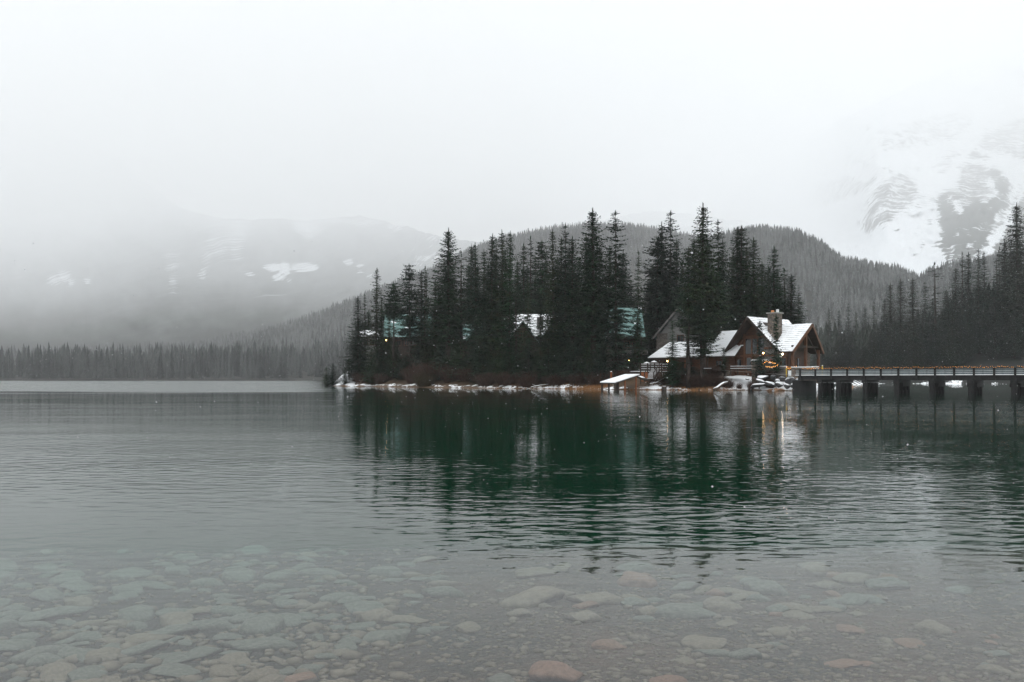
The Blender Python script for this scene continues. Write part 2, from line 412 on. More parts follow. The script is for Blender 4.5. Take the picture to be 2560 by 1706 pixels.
# a low-detail conifer: ragged tiers
def lod_tree(rng, tiers, sides, R, base=.06):
    v = []; f = []
    for k in range(tiers):
        t0 = base + (1-base)*k/tiers; top = min(1., t0 + (1-base)/tiers*1.9); r = R*(1-t0)**.8*(.85+.3*rng.random())
        b = len(v); v.append((0, 0, top))
        ph = rng.random()*6.28; ox, oy = rng.normal(0, R*.08, 2)
        for s in range(sides*2):
            a = ph + s*pi/sides; q = r*((.9+.45*rng.random()) if s % 2 == 0 else .42)
            v.append((ox+q*cos(a), oy+q*sin(a), t0 + (1-base)/tiers*(-.12 if s % 2 == 0 else .35)))
        for s in range(sides*2): f.append((b, b+1+s, b+1+(s+1) % (sides*2)))
    return np.array(v), np.array(f)
def scatter(name, pos, hts, tiers, sides, R, mat, label, seed):
    rng = np.random.default_rng(seed); V = []; Fc = []; b = 0
    protos = [lod_tree(rng, tiers, sides, R*(.8+.4*rng.random())) for _ in range(6)]
    idx = rng.integers(0, 6, len(pos))
    for k in range(6):
        s = idx == k; p = pos[s]; h = hts[s]; n = len(p)
        if n == 0: continue
        v, f = protos[k]; a = rng.random(n)*6.28; w = h*(.8+.45*rng.random(n))
        x = v[None,:,0]*np.cos(a)[:,None] - v[None,:,1]*np.sin(a)[:,None]; y = v[None,:,0]*np.sin(a)[:,None] + v[None,:,1]*np.cos(a)[:,None]
        q = np.stack([x*w[:,None], y*w[:,None], v[None,:,2]*h[:,None]], -1) + p[:,None,:]
        V.append(q.reshape(-1, 3)); Fc.append((f[None] + (np.arange(n)*len(v))[:,None,None] + b).reshape(-1, 3)); b += n*len(v)
    me = np_mesh(name, np.concatenate(V), np.concatenate(Fc)); me.materials.append(mat)
    return tag(mesh_obj(name, me), label, 'forest', kind='stuff')
def hill_scatter(H, n, umin, umax, tmin, tmax, rng, dens=None):
    u = rng.uniform(umin, umax, n*3); t = rng.uniform(tmin, tmax, n*3); d, z = hill_point(H, u, t)
    keep = rng.random(n*3) < (d/ d.max())*np.clip(1.5*fbm(u/45., d/90., 4)/.5-.35, .12, 1.1)*(1 if dens is None else dens(u, t)); u, d, z = u[keep][:n], d[keep][:n], z[keep][:n]
    return np.stack([(u-HX)*d/F, d, z-.4], 1), d
rng = np.random.default_rng(3)
pos, d = hill_scatter(HA, 24000, -420, 1990, 0.0, 1.04, rng)
far = d > 800
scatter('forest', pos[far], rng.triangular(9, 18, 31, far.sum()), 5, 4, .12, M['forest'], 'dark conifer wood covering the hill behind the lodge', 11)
scatter('shore_forest', pos[~far], rng.triangular(8, 19, 31, (~far).sum()), 9, 5, .115, M['forest_shore'], 'dark band of conifers along the far lake shore', 12)
pos, d = hill_scatter(HB, 6500, 1700, 2950, 0.1, 1.03, rng)
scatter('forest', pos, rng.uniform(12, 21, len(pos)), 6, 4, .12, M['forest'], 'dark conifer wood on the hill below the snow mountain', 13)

# ------------------------------------------------------------------ lake bed and water
def bed_z(x, y):
    z = np.interp(y, [-36, 2, 4, 7, 9, 11, 14, 20, 30, 60, 700], [1.0, .02, -.14, -.30, -.46, -.8, -1.5, -2.7, -4.6, -8, -9])
    z = z - .10*smooth01(1, -5, x)*smooth01(2, 7, y)
    return z + .05*(fbm(x*.5+40, y*.5+11, 3)-.5)*smooth01(90, 20, y)
xs = np.concatenate([np.linspace(-1400, -40, 12), np.linspace(-30, -9, 16), np.linspace(-8.5, 8.5, 110), np.linspace(9, 30, 16), np.linspace(40, 1400, 12)])
ys = np.concatenate([[-35, -10, 0], np.linspace(2.5, 14, 100), np.linspace(14.5, 40, 30), [60, 90, 150, 300, 660]])
U, Y = np.meshgrid(xs, ys, indexing='ij')
me = np_mesh('lake_bed', np.stack([U, Y, bed_z(U, Y)], -1).reshape(-1, 3), grid_faces(len(xs), len(ys)), True)
m, nt = nodes_of('gravel_bed')
co = coords(nt, 'World')
vo = N(nt, 'ShaderNodeTexVoronoi', Scale=26.0, Randomness=1.0); L(nt, co, vo.inputs['Vector'])
vo2 = N(nt, 'ShaderNodeTexVoronoi', Scale=60.0, Randomness=1.0); L(nt, co, vo2.inputs['Vector'])
n1 = noise(nt, co, .55, 4, .6); n2 = noise(nt, co, 14, 5, .7)
sv = N(nt, 'ShaderNodeSeparateColor'); L(nt, vo.outputs['Color'], sv.inputs[0])
sv2 = N(nt, 'ShaderNodeSeparateColor'); L(nt, vo2.outputs['Color'], sv2.inputs[0])
t1 = ramp(nt, math_(nt, 'ADD', math_(nt, 'MULTIPLY', sv.outputs[0], .5), math_(nt, 'MULTIPLY', sv2.outputs[0], .5)), [(.1, (.024, .020, .017)), (.45, (.06, .05, .041)), (.7, (.10, .08, .064)), (.95, (.16, .13, .105))]).outputs[0]
t1 = mixc(nt, ramp(nt, n1.outputs[0], [(.4, 0.), (.62, .5)]).outputs[0], t1, (.17, .095, .065))
lf = N(nt, 'ShaderNodeSeparateXYZ'); L(nt, co, lf.inputs[0])
t1 = mixc(nt, ramp(nt, math_(nt, 'ADD', math_(nt, 'MULTIPLY', lf.outputs[0], .2), .6), [(.3, .75), (.62, 0.)]).outputs[0], t1, (.022, .024, .02))
t1 = mixc(nt, ramp(nt, n2.outputs[0], [(.3, .55), (.6, 0.)]).outputs[0], t1, (.035, .032, .028))
hb = math_(nt, 'ADD', math_(nt, 'MULTIPLY', vo.outputs['Distance'], -1.), math_(nt, 'MULTIPLY', vo2.outputs['Distance'], -.5))
finish(m, nt, t1, .8, hb, .8, .03)
me.materials.append(m); tag(mesh_obj('lake_bed', me), kind='structure')

m, nt = nodes_of('lake_water')
pos = N(nt, 'ShaderNodeNewGeometry').outputs['Position']
sp = N(nt, 'ShaderNodeSeparateXYZ'); L(nt, pos, sp.inputs[0])
def off(dx, dy):
    a = N(nt, 'ShaderNodeVectorMath'); a.operation = 'ADD'; a.inputs[1].default_value = (dx, dy, 0); L(nt, pos, a.inputs[0]); return a.outputs[0]
def mapv(v, sc, rot=0):
    a = N(nt, 'ShaderNodeMapping'); a.inputs['Scale'].default_value = sc; a.inputs['Rotation'].default_value = (0, 0, rot); L(nt, v, a.inputs[0]); return a.outputs[0]
def height(v):
    h1 = noise(nt, mapv(v, (.75, 1.5, 1), .12), 3.3, 1.0, .4, .25).outputs[0]         # wavelets about half a metre long
    h2 = noise(nt, mapv(v, (.55, 1.5, 1), -.15), 8.0, 1.0, .5, .2).outputs[0]
    h3 = noise(nt, mapv(v, (.5, 1, 1), .3), .28, 1.0, .4, 0).outputs[0]
    return math_(nt, 'ADD', math_(nt, 'ADD', math_(nt, 'MULTIPLY', h1, W1), math_(nt, 'MULTIPLY', h2, W2)), math_(nt, 'MULTIPLY', h3, W3))
EPS = .03
h0, hx, hy = height(off(0, 0)), height(off(EPS, 0)), height(off(0, EPS))
gx = math_(nt, 'MULTIPLY', math_(nt, 'SUBTRACT', h0, hx), 1/EPS); gy = math_(nt, 'MULTIPLY', math_(nt, 'SUBTRACT', h0, hy), 1/EPS)
# fine wind ruffle: strong out on the open lake, in bands; almost none in the lee of the point
fin = noise(nt, mapv(pos, (1, 1, 1)), 9.0, 2, .6)
fs = N(nt, 'ShaderNodeSeparateColor'); L(nt, fin.outputs['Color'], fs.inputs[0])
lee = noise(nt, mapv(pos, (.012, .05, 1)), 1.0, 4, .55).outputs[0]
edge = math_(nt, 'ADD', math_(nt, 'MULTIPLY', sp.outputs[0], .08), sp.outputs[1])          # distance out, later for the sheltered right
edge = math_(nt, 'ADD', edge, math_(nt, 'MULTIPLY', math_(nt, 'SUBTRACT', lee, .5), 70))
ruf = ramp(nt, math_(nt, 'MULTIPLY', edge, 1/200.), [(.40, 0.), (.45, 1.)]).outputs[0]
left = ramp(nt, math_(nt, 'ADD', math_(nt, 'MULTIPLY', math_(nt, 'DIVIDE', sp.outputs[0], sp.outputs[1]), .5), .5), [(.36, 1.), (.395, 0.)]).outputs[0]
ruf = math_(nt, 'MULTIPLY', ruf, left)
left2 = ramp(nt, math_(nt, 'ADD', math_(nt, 'MULTIPLY', math_(nt, 'DIVIDE', sp.outputs[0], sp.outputs[1]), .5), .5), [(.40, 1.), (.47, .12)]).outputs[0]
bands = ramp(nt, noise(nt, mapv(pos, (.01, .085, 1), .05), 1.0, 3, .5).outputs[0], [(.52, 0.), (.62, 1.)]).outputs[0]
fa = math_(nt, 'ADD', math_(nt, 'MULTIPLY', ruf, RUF), math_(nt, 'ADD', math_(nt, 'MULTIPLY', math_(nt, 'MULTIPLY', bands, left2), .11), .012))
# the shallows in front are calm
ampl = ramp(nt, math_(nt, 'MULTIPLY', math_(nt, 'ADD', sp.outputs[1], math_(nt, 'MULTIPLY', math_(nt, 'SUBTRACT', lee, .5), 3)), 1/20.), [(.21, .12), (.30, .34), (.40, .70), (.58, .62), (1., .26)]).outputs[0]
pat = ramp(nt, noise(nt, mapv(pos, (.07, .2, 1), .2), 1.0, 2, .5).outputs[0], [(.32, .22), (.66, 1.3)]).outputs[0]
ampl = math_(nt, 'MULTIPLY', ampl, pat)
nx = math_(nt, 'ADD', math_(nt, 'MULTIPLY', gx, ampl), math_(nt, 'MULTIPLY', math_(nt, 'SUBTRACT', fs.outputs[0], .5), fa))
ny = math_(nt, 'ADD', math_(nt, 'MULTIPLY', gy, ampl), math_(nt, 'ADD', math_(nt, 'MULTIPLY', math_(nt, 'SUBTRACT', fs.outputs[1], .5), .03), math_(nt, 'MULTIPLY', math_(nt, 'ABSOLUTE', math_(nt, 'SUBTRACT', fs.outputs[1], .5)), math_(nt, 'MULTIPLY', fa, -1.))))
cb = N(nt, 'ShaderNodeCombineXYZ'); L(nt, nx, cb.inputs[0]); L(nt, ny, cb.inputs[1]); cb.inputs[2].default_value = 1
nn = N(nt, 'ShaderNodeVectorMath'); nn.operation = 'NORMALIZE'; L(nt, cb.outputs[0], nn.inputs[0])
fr = N(nt, 'ShaderNodeFresnel', IOR=1.333); L(nt, nn.outputs[0], fr.inputs['Normal'])
gl = N(nt, 'ShaderNodeBsdfGlossy', Roughness=.015); gl.inputs['Color'].default_value = (1, 1, 1, 1); L(nt, nn.outputs[0], gl.inputs['Normal'])
tr = N(nt, 'ShaderNodeBsdfTransparent')
ms = N(nt, 'ShaderNodeMixShader'); L(nt, fr.outputs[0], ms.inputs[0]); L(nt, tr.outputs[0], ms.inputs[1]); L(nt, gl.outputs[0], ms.inputs[2])
oo = N(nt, 'ShaderNodeOutputMaterial'); L(nt, ms.outputs[0], oo.inputs['Surface'])
va = N(nt, 'ShaderNodeVolumeAbsorption', Density=WABS); va.inputs['Color'].default_value = (.42, .86, .78, 1)
vs = N(nt, 'ShaderNodeVolumeScatter', Density=WSCAT); vs.inputs['Color'].default_value = (.03, .52, .36, 1)
ad = N(nt, 'ShaderNodeAddShader'); L(nt, va.outputs[0], ad.inputs[0]); L(nt, vs.outputs[0], ad.inputs[1]); L(nt, ad.outputs[0], oo.inputs['Volume'])
wb = MB().box(-1700, 1700, -30, 640, -10, 0.0)
tag(wb.build('water', m), kind='structure')

# ------------------------------------------------------------------ the wooded point and the right bank
SH = [(700,164),(815,160),(860,155),(900,151),(1000,141),(1100,133),(1250,122),(1450,114),(1520,109),(1600,105),(1700,103),(1850,103),(1950,100),(1990,94),(2012,95),
      (2030,112),(2060,135),(2110,175),(2185,234),(2300,232),(2560,216),(2800,205),(3300,195)]
SHW = [(X(u, d), d) for u, d in SH]
coast = [(X(835,172),172)] + [(X(818,161),161)] + SHW[2:] + [(240, 200), (300, 700), (-60, 700), (X(1080,400),400), (X(1000,300),300), (X(910,230),230), (X(860,195),195)]
def land_z(x, y):
    x = np.asarray(x, float); y = np.asarray(y, float)
    wx = x + 1.6*(fbm(x*.35, y*.35, 3)-.5); wy = y + 3.0*(fbm(x*.3+30, y*.3, 3)-.5)
    s = dist_poly(wx, wy, coast); ins = in_poly(wx, wy, coast); s = np.where(ins, s, -s)
    u = HX + F*x/np.maximum(y, 1)
    bank = np.interp(u, [830, 870, 930, 1450, 1700, 1850, 1990, 2100], [2.3, 3.0, 1.6, 1.4, 1.5, 1.55, 1.3, 1.6])
    run = np.interp(u, [830, 900, 1500, 1800, 1950, 2020], [4, 5.5, 5, 6, 6.5, 3])
    z = bank*smooth01(.5, 1., np.clip(s, 0, None)/run*.5 + .5)*1.0 + np.clip(s-run, 0, 34)*.045
    z = z + np.where(s < 0, s*.35, .04 + np.clip(s, 0, 1)*.12)
    right = smooth01(2150, 2420, u)*smooth01(205, 235, y)
    z = z + right*np.clip(s-4, 0, 60)*.22*smooth01(2150, 2560, u)
    z = z + .35*(fbm(x*.5, y*.5, 4)-.5)*np.clip(s/3, 0, 1)
    return z
def GZ(x, y): return float(land_z(np.array([x]), np.array([y]))[0])
gx0 = np.concatenate([np.arange(-44, 62, .6), np.arange(62, 240, 4.0)]); gy0 = np.concatenate([np.arange(89, 175, .6), np.arange(175, 330, 4.0), np.arange(330, 620, 20)])
U, Y = np.meshgrid(gx0, gy0, indexing='ij'); zz = land_z(U, Y)
me = np_mesh('ground', np.stack([U, Y, np.maximum(zz, -6)], -1).reshape(-1, 3), grid_faces(len(gx0), len(gy0)), True)
uu = HX + F*U/Y
# how much snow lies where: open bank by the lodge and the tip are white, the wood floor is dark litter
s = dist_poly(U, Y, coast); s = np.where(in_poly(U, Y, coast), s, -s)
sn = .28 + .50*np.clip(1-np.abs(s-.7)/1.0, 0, 1)*(.55+.9*fbm(U*.12, Y*.12, 3)) + .5*smooth01(905, 870, uu)
sn += .95*smooth01(1800, 1835, uu)*smooth01(2030, 1990, uu)
sn += smooth01(2050, 2100, uu)*(.22 - .85*smooth01(.2, 2.4, s))
sn += .30*np.exp(-((uu-1640)/28)**2)*smooth01(9, 2, s) + .22*smooth01(2040, 2080, uu)
sn -= .25*np.exp(-((uu-1740)/55)**2)*smooth01(0, 2, s)
attr(me, 'snow', sn); attr(me, 'dark', smooth01(2040, 2090, uu)); attr(me, 'wet', np.where(uu > 2050, 0, np.clip(1-s/.55, 0, 1)))
m, nt = nodes_of('snowy_ground')
co = coords(nt, 'World')
n1 = noise(nt, co, .9, 6, .66); n2 = noise(nt, co, 2.6, 5, .65); n3 = noise(nt, co, .35, 4, .6)
base = mixc(nt, n2.outputs[0], (.026, .020, .015), (.11, .078, .05))
base = mixc(nt, ramp(nt, n3.outputs[0], [(.45, 0.), (.65, .6)]).outputs[0], base, (.09, .045, .022))
base = mixc(nt, N(nt, 'ShaderNodeAttribute', _attribute_name='dark').outputs['Fac'], base, (.012, .013, .012))
sa = N(nt, 'ShaderNodeAttribute', _attribute_name='snow').outputs['Fac']; wa = N(nt, 'ShaderNodeAttribute', _attribute_name='wet').outputs['Fac']
k = math_(nt, 'ADD', sa, math_(nt, 'MULTIPLY', math_(nt, 'SUBTRACT', n1.outputs[0], .5), 1.9))
k = ramp(nt, k, [(.56, 0.), (.66, 1.)]).outputs[0]
k = math_(nt, 'MULTIPLY', k, ramp(nt, wa, [(.55, 1.), (.8, 0.)]).outputs[0])
c = mixc(nt, ramp(nt, wa, [(.5, 0.), (.75, .8)]).outputs[0], base, (.13, .085, .055))
finish(m, nt, mixc(nt, k, c, SNOW), .85, n2.outputs[0], .5, .12, .2)
me.materials.append(m); tag(mesh_obj('ground', me), kind='structure')

# ------------------------------------------------------------------ conifers
def crown_mesh(name, seed, H=25., R=2.2, base=.06, gap=.42, dens=1.0, droop=.35, shape=.68, ragged=.3, top_spire=.0, sparse=0., lean=0., clump=1.0):
    """branches in whorls, each a frond of many short needle sprays"""
    r = random.Random(seed); V = []; Fc = []
    def spray(p, d, ln, wd, roll):
        # a narrow lens of needles: base, two shoulders, tip
        dx, dy, dz = d
        hl = math.hypot(dx, dy) + 1e-6; sx, sy = -dy/hl, dx/hl
        c, s_ = cos(roll), sin(roll)
        ax, ay, az = sx*c - dx*dz*s_*.0, sy*c, s_
        b = len(V); mx, my, mz = p[0]+dx*ln*.45, p[1]+dy*ln*.45, p[2]+dz*ln*.45
        V.append(p); V.append((mx+ax*wd, my+ay*wd, mz+az*wd)); V.append((p[0]+dx*ln, p[1]+dy*ln, p[2]+dz*ln - ln*.12)); V.append((mx-ax*wd, my-ay*wd, mz-az*wd))
        Fc.append((b, b+1, b+2, b+3))
    z = base*H
    while z < H*.968:
        t = z/H; tt = (t-base)/(1-base)
        prof = (1-tt)**shape * (min(1., .55 + tt*4) if tt < .12 else 1.)
        if top_spire and tt > 1-top_spire: prof *= .75
        Lm = R*prof + .05
        nb = max(4, int(round((5.5 + 3*prof)*dens)))
        a0 = r.random()*6.28
        hole = r.random() < sparse
        for k in range(nb):
            if hole and r.random() < .7: continue
            a = a0 + 6.28*k/nb + r.uniform(-.35, .35)
            ln = Lm*(1 - ragged + ragged*1.6*r.random())
            if r.random() < .07: ln *= 1.25
            dr = droop*(1.15 - t*1.25) + r.uniform(-.12, .12)       # high branches lift, low ones hang
            zz = z + r.uniform(-.5, .5)*gap
            st = max(2, int(ln/.24)); 
            ca, sa = cos(a), sin(a)
            for i in range(st+1):
                q = (i+.3*r.random())/st; d0 = q*ln
                px_, py_ = ca*d0 + lean*zz, sa*d0; pz_ = zz - dr*d0*.9 + .16*ln*max(0, q-.55)**2*4
                ll = (.26 + .34*(1-q))*min(1.25, .14 + ln*.55)*1.18*clump
                for sgn in (-1, 1):
                    if r.random() > .93: continue
                    aa = a + sgn*r.uniform(.45, 1.1)
                    spray((px_, py_, pz_ + r.uniform(-.07, .07)), (cos(aa)*.93, sin(aa)*.93, r.uniform(-.5, .02)), ll*r.uniform(.75, 1.3), r.uniform(.075, .13)*clump, r.uniform(-.5, .5))
                if r.random() < .5: spray((px_, py_, pz_), (ca*.55, sa*.55, -.7), ll*.75, .09*clump, r.uniform(-1, 1))
            spray((ca*ln*.82 + lean*zz, sa*ln*.82, zz - dr*ln*.75), (ca*.97, sa*.97, .12 if t > .4 else -.05), .42*clump*min(1, .1+ln*.5), .10*clump, 0)
        z += gap*r.uniform(.7, 1.3)*(1. if t < .85 else .75)
    for k in range(3):
        spray((lean*H, 0, H*.945), (cos(k*2.1)*.06, sin(k*2.1)*.06, 1), H*.055, .045, 0)
    me = np_mesh(name, np.array(V), np.array(Fc)); return me
def trunk_mesh(name, H=25., r0=.24, lean=0., stubs=0, seed=0):
    b = MB(); r = random.Random(seed); n = 7
    b.tube([(lean*H*i/n + r.uniform(-.03, .03), r.uniform(-.03, .03), H*i/n*.985 - (.6 if i == 0 else 0)) for i in range(n+1)], [r0*(1-.93*i/n) for i in range(n+1)], 8)
    for k in range(stubs):
        z = H*r.uniform(.08, .95); a = r.random()*6.28; l = r.uniform(.4, 1.1)*(1.1-z/H)
        b.tube([(lean*z, 0, z), (lean*z+cos(a)*l, sin(a)*l, z+l*.1)], [.035, .012], 4)
    return b.mesh(name, True)
TREES = {   # name, crown mesh args, trunk radius, needle kind
 'spire':  ('spruce_tree', dict(seed=1, R=2.1, gap=.40, base=.05), .24),
 'dense':  ('spruce_tree', dict(seed=2, R=2.3, gap=.38, base=.04, ragged=.25, dens=1.15), .27),
 'dense2': ('spruce_tree', dict(seed=9, R=2.2, gap=.40, base=.05, ragged=.35, shape=.62), .27),
 'tier':   ('spruce_tree', dict(seed=3, R=2.2, gap=.56, base=.06, ragged=.35, dens=1.1, droop=.5, sparse=.12), .22),
 'big':    ('spruce_tree', dict(seed=4, R=2.5, gap=.37, base=.24, ragged=.36, dens=1.15, shape=.68, droop=.42), .34),
 'pine':   ('pine_tree',   dict(seed=5, R=2.3, gap=.44, base=.34, ragged=.5, shape=.52, droop=.08, sparse=.16, clump=1.15), .24),
 'bare_pine': ('pine_tree', dict(seed=15, R=2.3, gap=.42, base=.60, ragged=.55, shape=.4, droop=.15, sparse=.1, clump=1.1), .24),
 'thin':   ('spruce_tree', dict(seed=6, R=1.0, gap=.62, base=.12, ragged=.5, dens=.62, shape=.6, sparse=.18), .16),
 'snag':   ('bare_conifer', dict(seed=7, R=.85, gap=.95, base=.2, ragged=.6, dens=.55, shape=.35, sparse=.3, droop=.3), .16),
 'young':  ('young_spruce', dict(seed=8, H=8., R=1.5, gap=.30, base=.02, ragged=.3, droop=.3, shape=.85), .10),
 'sapling':('young_spruce', dict(seed=10, H=8., R=.85, gap=.27, base=.22, ragged=.35, droop=.45, shape=.75, dens=.8), .07),
 'top':    ('spruce_tree', dict(seed=12, R=1.7, gap=.44, base=.06, ragged=.42, dens=1.0, shape=.62, sparse=.1), .2),
}
_meshes = {}
def tree_meshes(kind, snow):
    if (kind, snow) not in _meshes:
        nm, kw, tr = TREES[kind]
        if (kind, not snow) in _meshes: cm = _meshes[(kind, not snow)][0].copy(); cm.materials.clear(); tm = _meshes[(kind, not snow)][1]
        else:
            cm = crown_mesh('crown', **kw); tm = trunk_mesh('trunk', kw.get('H', 25.), tr, kw.get('lean', 0), 26 if kind in ('snag', 'thin') else 10 if kind in ('pine', 'big', 'top') else 0, kw['seed'])
            tm.materials.append(M['bark'])
        cm.materials.append(M['needles_snow' if snow else 'needles'])
        _meshes[(kind, snow)] = (cm, tm)
    return _meshes[(kind, snow)]
_tr = random.Random(99)
def tree(kind, px, py, d, hw, label, group=None, snow=False, cat=None, gz=None):
    """apex at photo pixel (px, py) when it stands d metres out; hw = half width of the crown in metres"""
    nm, kw, _ = TREES[kind]; H0 = kw.get('H', 25.); R0 = kw['R']
    x = X(px, d); g = GZ(x, d) if gz is None else gz; g -= .1
    H = Z(py, d) - g
    e = thing(nm, label, cat or ('pine tree' if nm == 'pine_tree' else 'dead tree' if nm == 'bare_conifer' else 'spruce tree'), (x, d, g), _tr.random()*6.28, group)
    w = hw/R0*1.42; e.scale = (w, w, H/H0)
    e.rotation_euler = (_tr.uniform(-.012, .012), _tr.uniform(-.012, .012), e.rotation_euler[2])
    cm, tm = tree_meshes(kind, snow)
    mesh_obj('trunk', tm, None, e); mesh_obj('crown', cm, None, e)
    return e
PG = 'conifers on the wooded point'
T = [
 ('young',816,918,161,.9,'small thin spruce standing alone at the very end of the snowy spit'),
 ('young',832,908,160,1.25,'knee-high dark spruce with a sharp tip just inside the spit end'),
 ('young',862,918,156,.9,'stubby little spruce on the snow mound at the point'),
 ('sapling',873,895,156,.8,'slender sapling at the foot of the outermost tall tree'),
 ('dense',896,739,157,2.3,'bushy dark spruce, outermost full-grown tree above the snowy tip'),
 ('thin',913,732,160,1.3,'thin spruce peeping out behind the outermost bushy spruce'),
 ('top',940,666,154,1.7,'tall open-tiered spruce on the point with a wide gap between its upper branches'),
 ('dense2',952,738,156,1.0,'shorter full spruce leaning against the open-tiered tree on the point'),
 ('bare_pine',984,699,150,1.7,'bare-stemmed pine with rounded top in front of the teal roof nearest the point'),
 ('pine',1026,656,148,2.3,'broad round-topped pine, tallest over the teal roof nearest the point'),
 ('spire',1054,672,147,2.0,'spruce with a blunt double tip right of the broad round-topped pine'),
 ('thin',1061,662,146,1.3,'needle-thin spire between the round-topped pine and the tall pointed spruce'),
 ('thin',1069,674,150,1.4,'thin pale-barked spire close left of the tallest tree near the point'),
 ('spire',1087,696,143,2.0,'low dark spruce tucked under the tall pointed spruce near the point'),
 ('big',1121,566,141,3.2,'very tall pointed spruce standing clear above its neighbours towards the point'),
 ('snag',1154,622,142,1.6,'half-dead spruce with sparse drooping branches and sky on both sides'),
 ('dense',1176,606,172,2.5,'left of a pair of twin-topped spruces beside the half-dead tree'),
 ('dense2',1192,602,138,1.6,'right of a pair of twin-topped spruces beside the half-dead tree'),
 ('spire',1209,619,139,2.1,'spruce with a slightly lower top right of the twin-topped pair'),
 ('dense',1228,579,134,2.3,'pointed spruce starting the long even row in the middle of the point'),
 ('thin',1241,590,136,1.5,'narrow spruce squeezed between two pointed ones in the long middle row'),
 ('spire',1256,569,133,2.3,'sharpest spruce of the first cluster in the long middle row'),
 ('dense2',1273,573,131,1.7,'full spruce closing the first cluster of the long middle row'),
 ('spire',1310,604,170,2.6,'lower round-shouldered spruce in the dip of the middle row'),
 ('thin',1330,585,169,1.6,'pole-thin spruce with a bare tip in the dip of the middle row'),
 ('pine',1358,596,168,2.9,'flat-topped pine between the pole-thin spruce and the next pointed one'),
 ('dense',1385,567,127,1.8,'smooth conical spruce over the snowy dormer roofs'),
 ('tier',1318,690,127,1.25,'slim see-through spruce in front of the snowy dormer roof'),
 ('thin',1292,720,129,1.2,'thin spruce at the left edge of the snowy dormer roof'),
 ('top',1350,735,128,1.3,'short ragged spruce before the chimney of the dormer chalet'),
 ('top',972,745,153,1.1,'slim ragged spruce standing before the teal roof nearest the point'),
 ('spire',1401,589,129,1.9,'short-topped spruce between two higher cones over the dormer roofs'),
 ('tier',1414,556,126,2.2,'open spruce with a spiky leader over the dormer roofs'),
 ('dense2',1430,586,124,2.3,'full dark spruce right of the spiky leader over the dormers'),
 ('top',1466,584,125,1.9,'ragged see-through spruce left of the very tall middle tree'),
 ('big',1485,514,121,2.9,'very tall spruce with a long spire, first of the two giants in the middle'),
 ('tier',1541,520,118,2.7,'tall layered spruce with gaps between its tiers, second of the two giants in the middle'),
 ('tier',1593,623,119,1.15,'thin skeletal spruce standing alone in the gap beside the teal gable roof'),
 ('pine',1642,586,149,3.2,'rounded pine with pale stem left of the tall pair behind the lodge wing'),
 ('spire',1658,549,150,2.6,'slim spruce leaning on the taller one behind the lodge wing'),
 ('tier',1675,522,150,3.2,'tall spruce with upswept tiers above the grey gabled house'),
 ('pine',1718,612,115,1.6,'green feathery pine left of the giant beside the lodge wing'),
 ('big',1758,501,112,2.5,'giant spruce with the highest top, rising in front of the lodge wing'),
 ('tier',1797,545,121,2.2,'pale-tiered spruce close behind the giant beside the lodge'),
 ('spire',1843,562,125,2.2,'left tip of the broad twin spruce behind the lodge roof'),
 ('dense2',1852,559,124,2.9,'broad spruce with the right twin tip behind the lodge roof'),
 ('dense',1888,588,126,2.3,'rust-tinged spruce right behind the stone chimney'),
 ('spire',1933,611,127,2.3,'needle-tipped spruce rising behind the lodge ridge, right of the chimney'),
 ('thin',1963,667,128,1.5,'small spruce in the gap near the end of the stand behind the lodge'),
 ('dense',1976,682,127,2.5,'low wide spruce ending the stand behind the lodge'),
 ('tier',1998,732,129,1.7,'lowest skirt spruce at the far end of the stand above the porch roof'),
 ('sapling',1940,783,101.5,.8,'thin young spruce standing in front of the stone chimney'),
 ('sapling',1898,800,102,.85,'yellowish young spruce in front of the tall lodge windows'),
 ('sapling',1810,868,107.5,.6,'tiny tree before the snowy wing roof'),
 ('tier',1681,800,104.5,1.0,'short open spruce in front of the low end of the wing roof'),
 ('pine',1753,742,104.5,1.7,'spruce with a dark double stem in front of the snowy wing roof'),
 ('snag',1722,790,104,1.2,'slight spruce between the two dark stems before the wing roof'),
]
for k, px, py, d, hw, lab in T: tree(k, px, py, d, hw, lab, PG)
# trees standing in the thick of the wood, behind and between those above
FG = 'dark conifers packed inside the stand on the point'
rf = random.Random(21)
for px, py in [(905,800),(925,770),(968,760),(1000,745),(1045,735),(1075,730),(1098,700),(1110,670),(1135,690),(1165,660),(1195,650),(1218,650),(1243,635),(1268,625),(1292,640),(1318,650),(1342,640),(1368,630),(1393,625),(1422,625),
               (1446,640),(1472,620),(1500,610),(1520,600),(1556,620),(1575,690),(1650,620),(1690,600),(1705,660),(1735,590),(1775,590),(1815,600),(1830,620),(1868,600),(1905,640),(1918,660),(1945,660),(1955,700),(1800,640),(1780,640),
               (1630,660),(1628,720),(1612,780),(1440,700),(1480,690),(1300,700),(1350,700),(1260,700),(1210,720),(1150,740)]:
    d = np.interp(px, [900, 1300, 1700, 1990], [184, 172, 156, 144]) + rf.uniform(-3, 12)
    tree(rf.choice(['dense', 'dense2', 'spire', 'dense', 'big']), px + rf.uniform(-5, 5), py + rf.uniform(-8, 14), d, rf.uniform(2.0, 2.7),
         'dark conifer crowded in the thick of the wooded point, its top showing between others', FG)
YG = 'young conifers along the wooded shore'
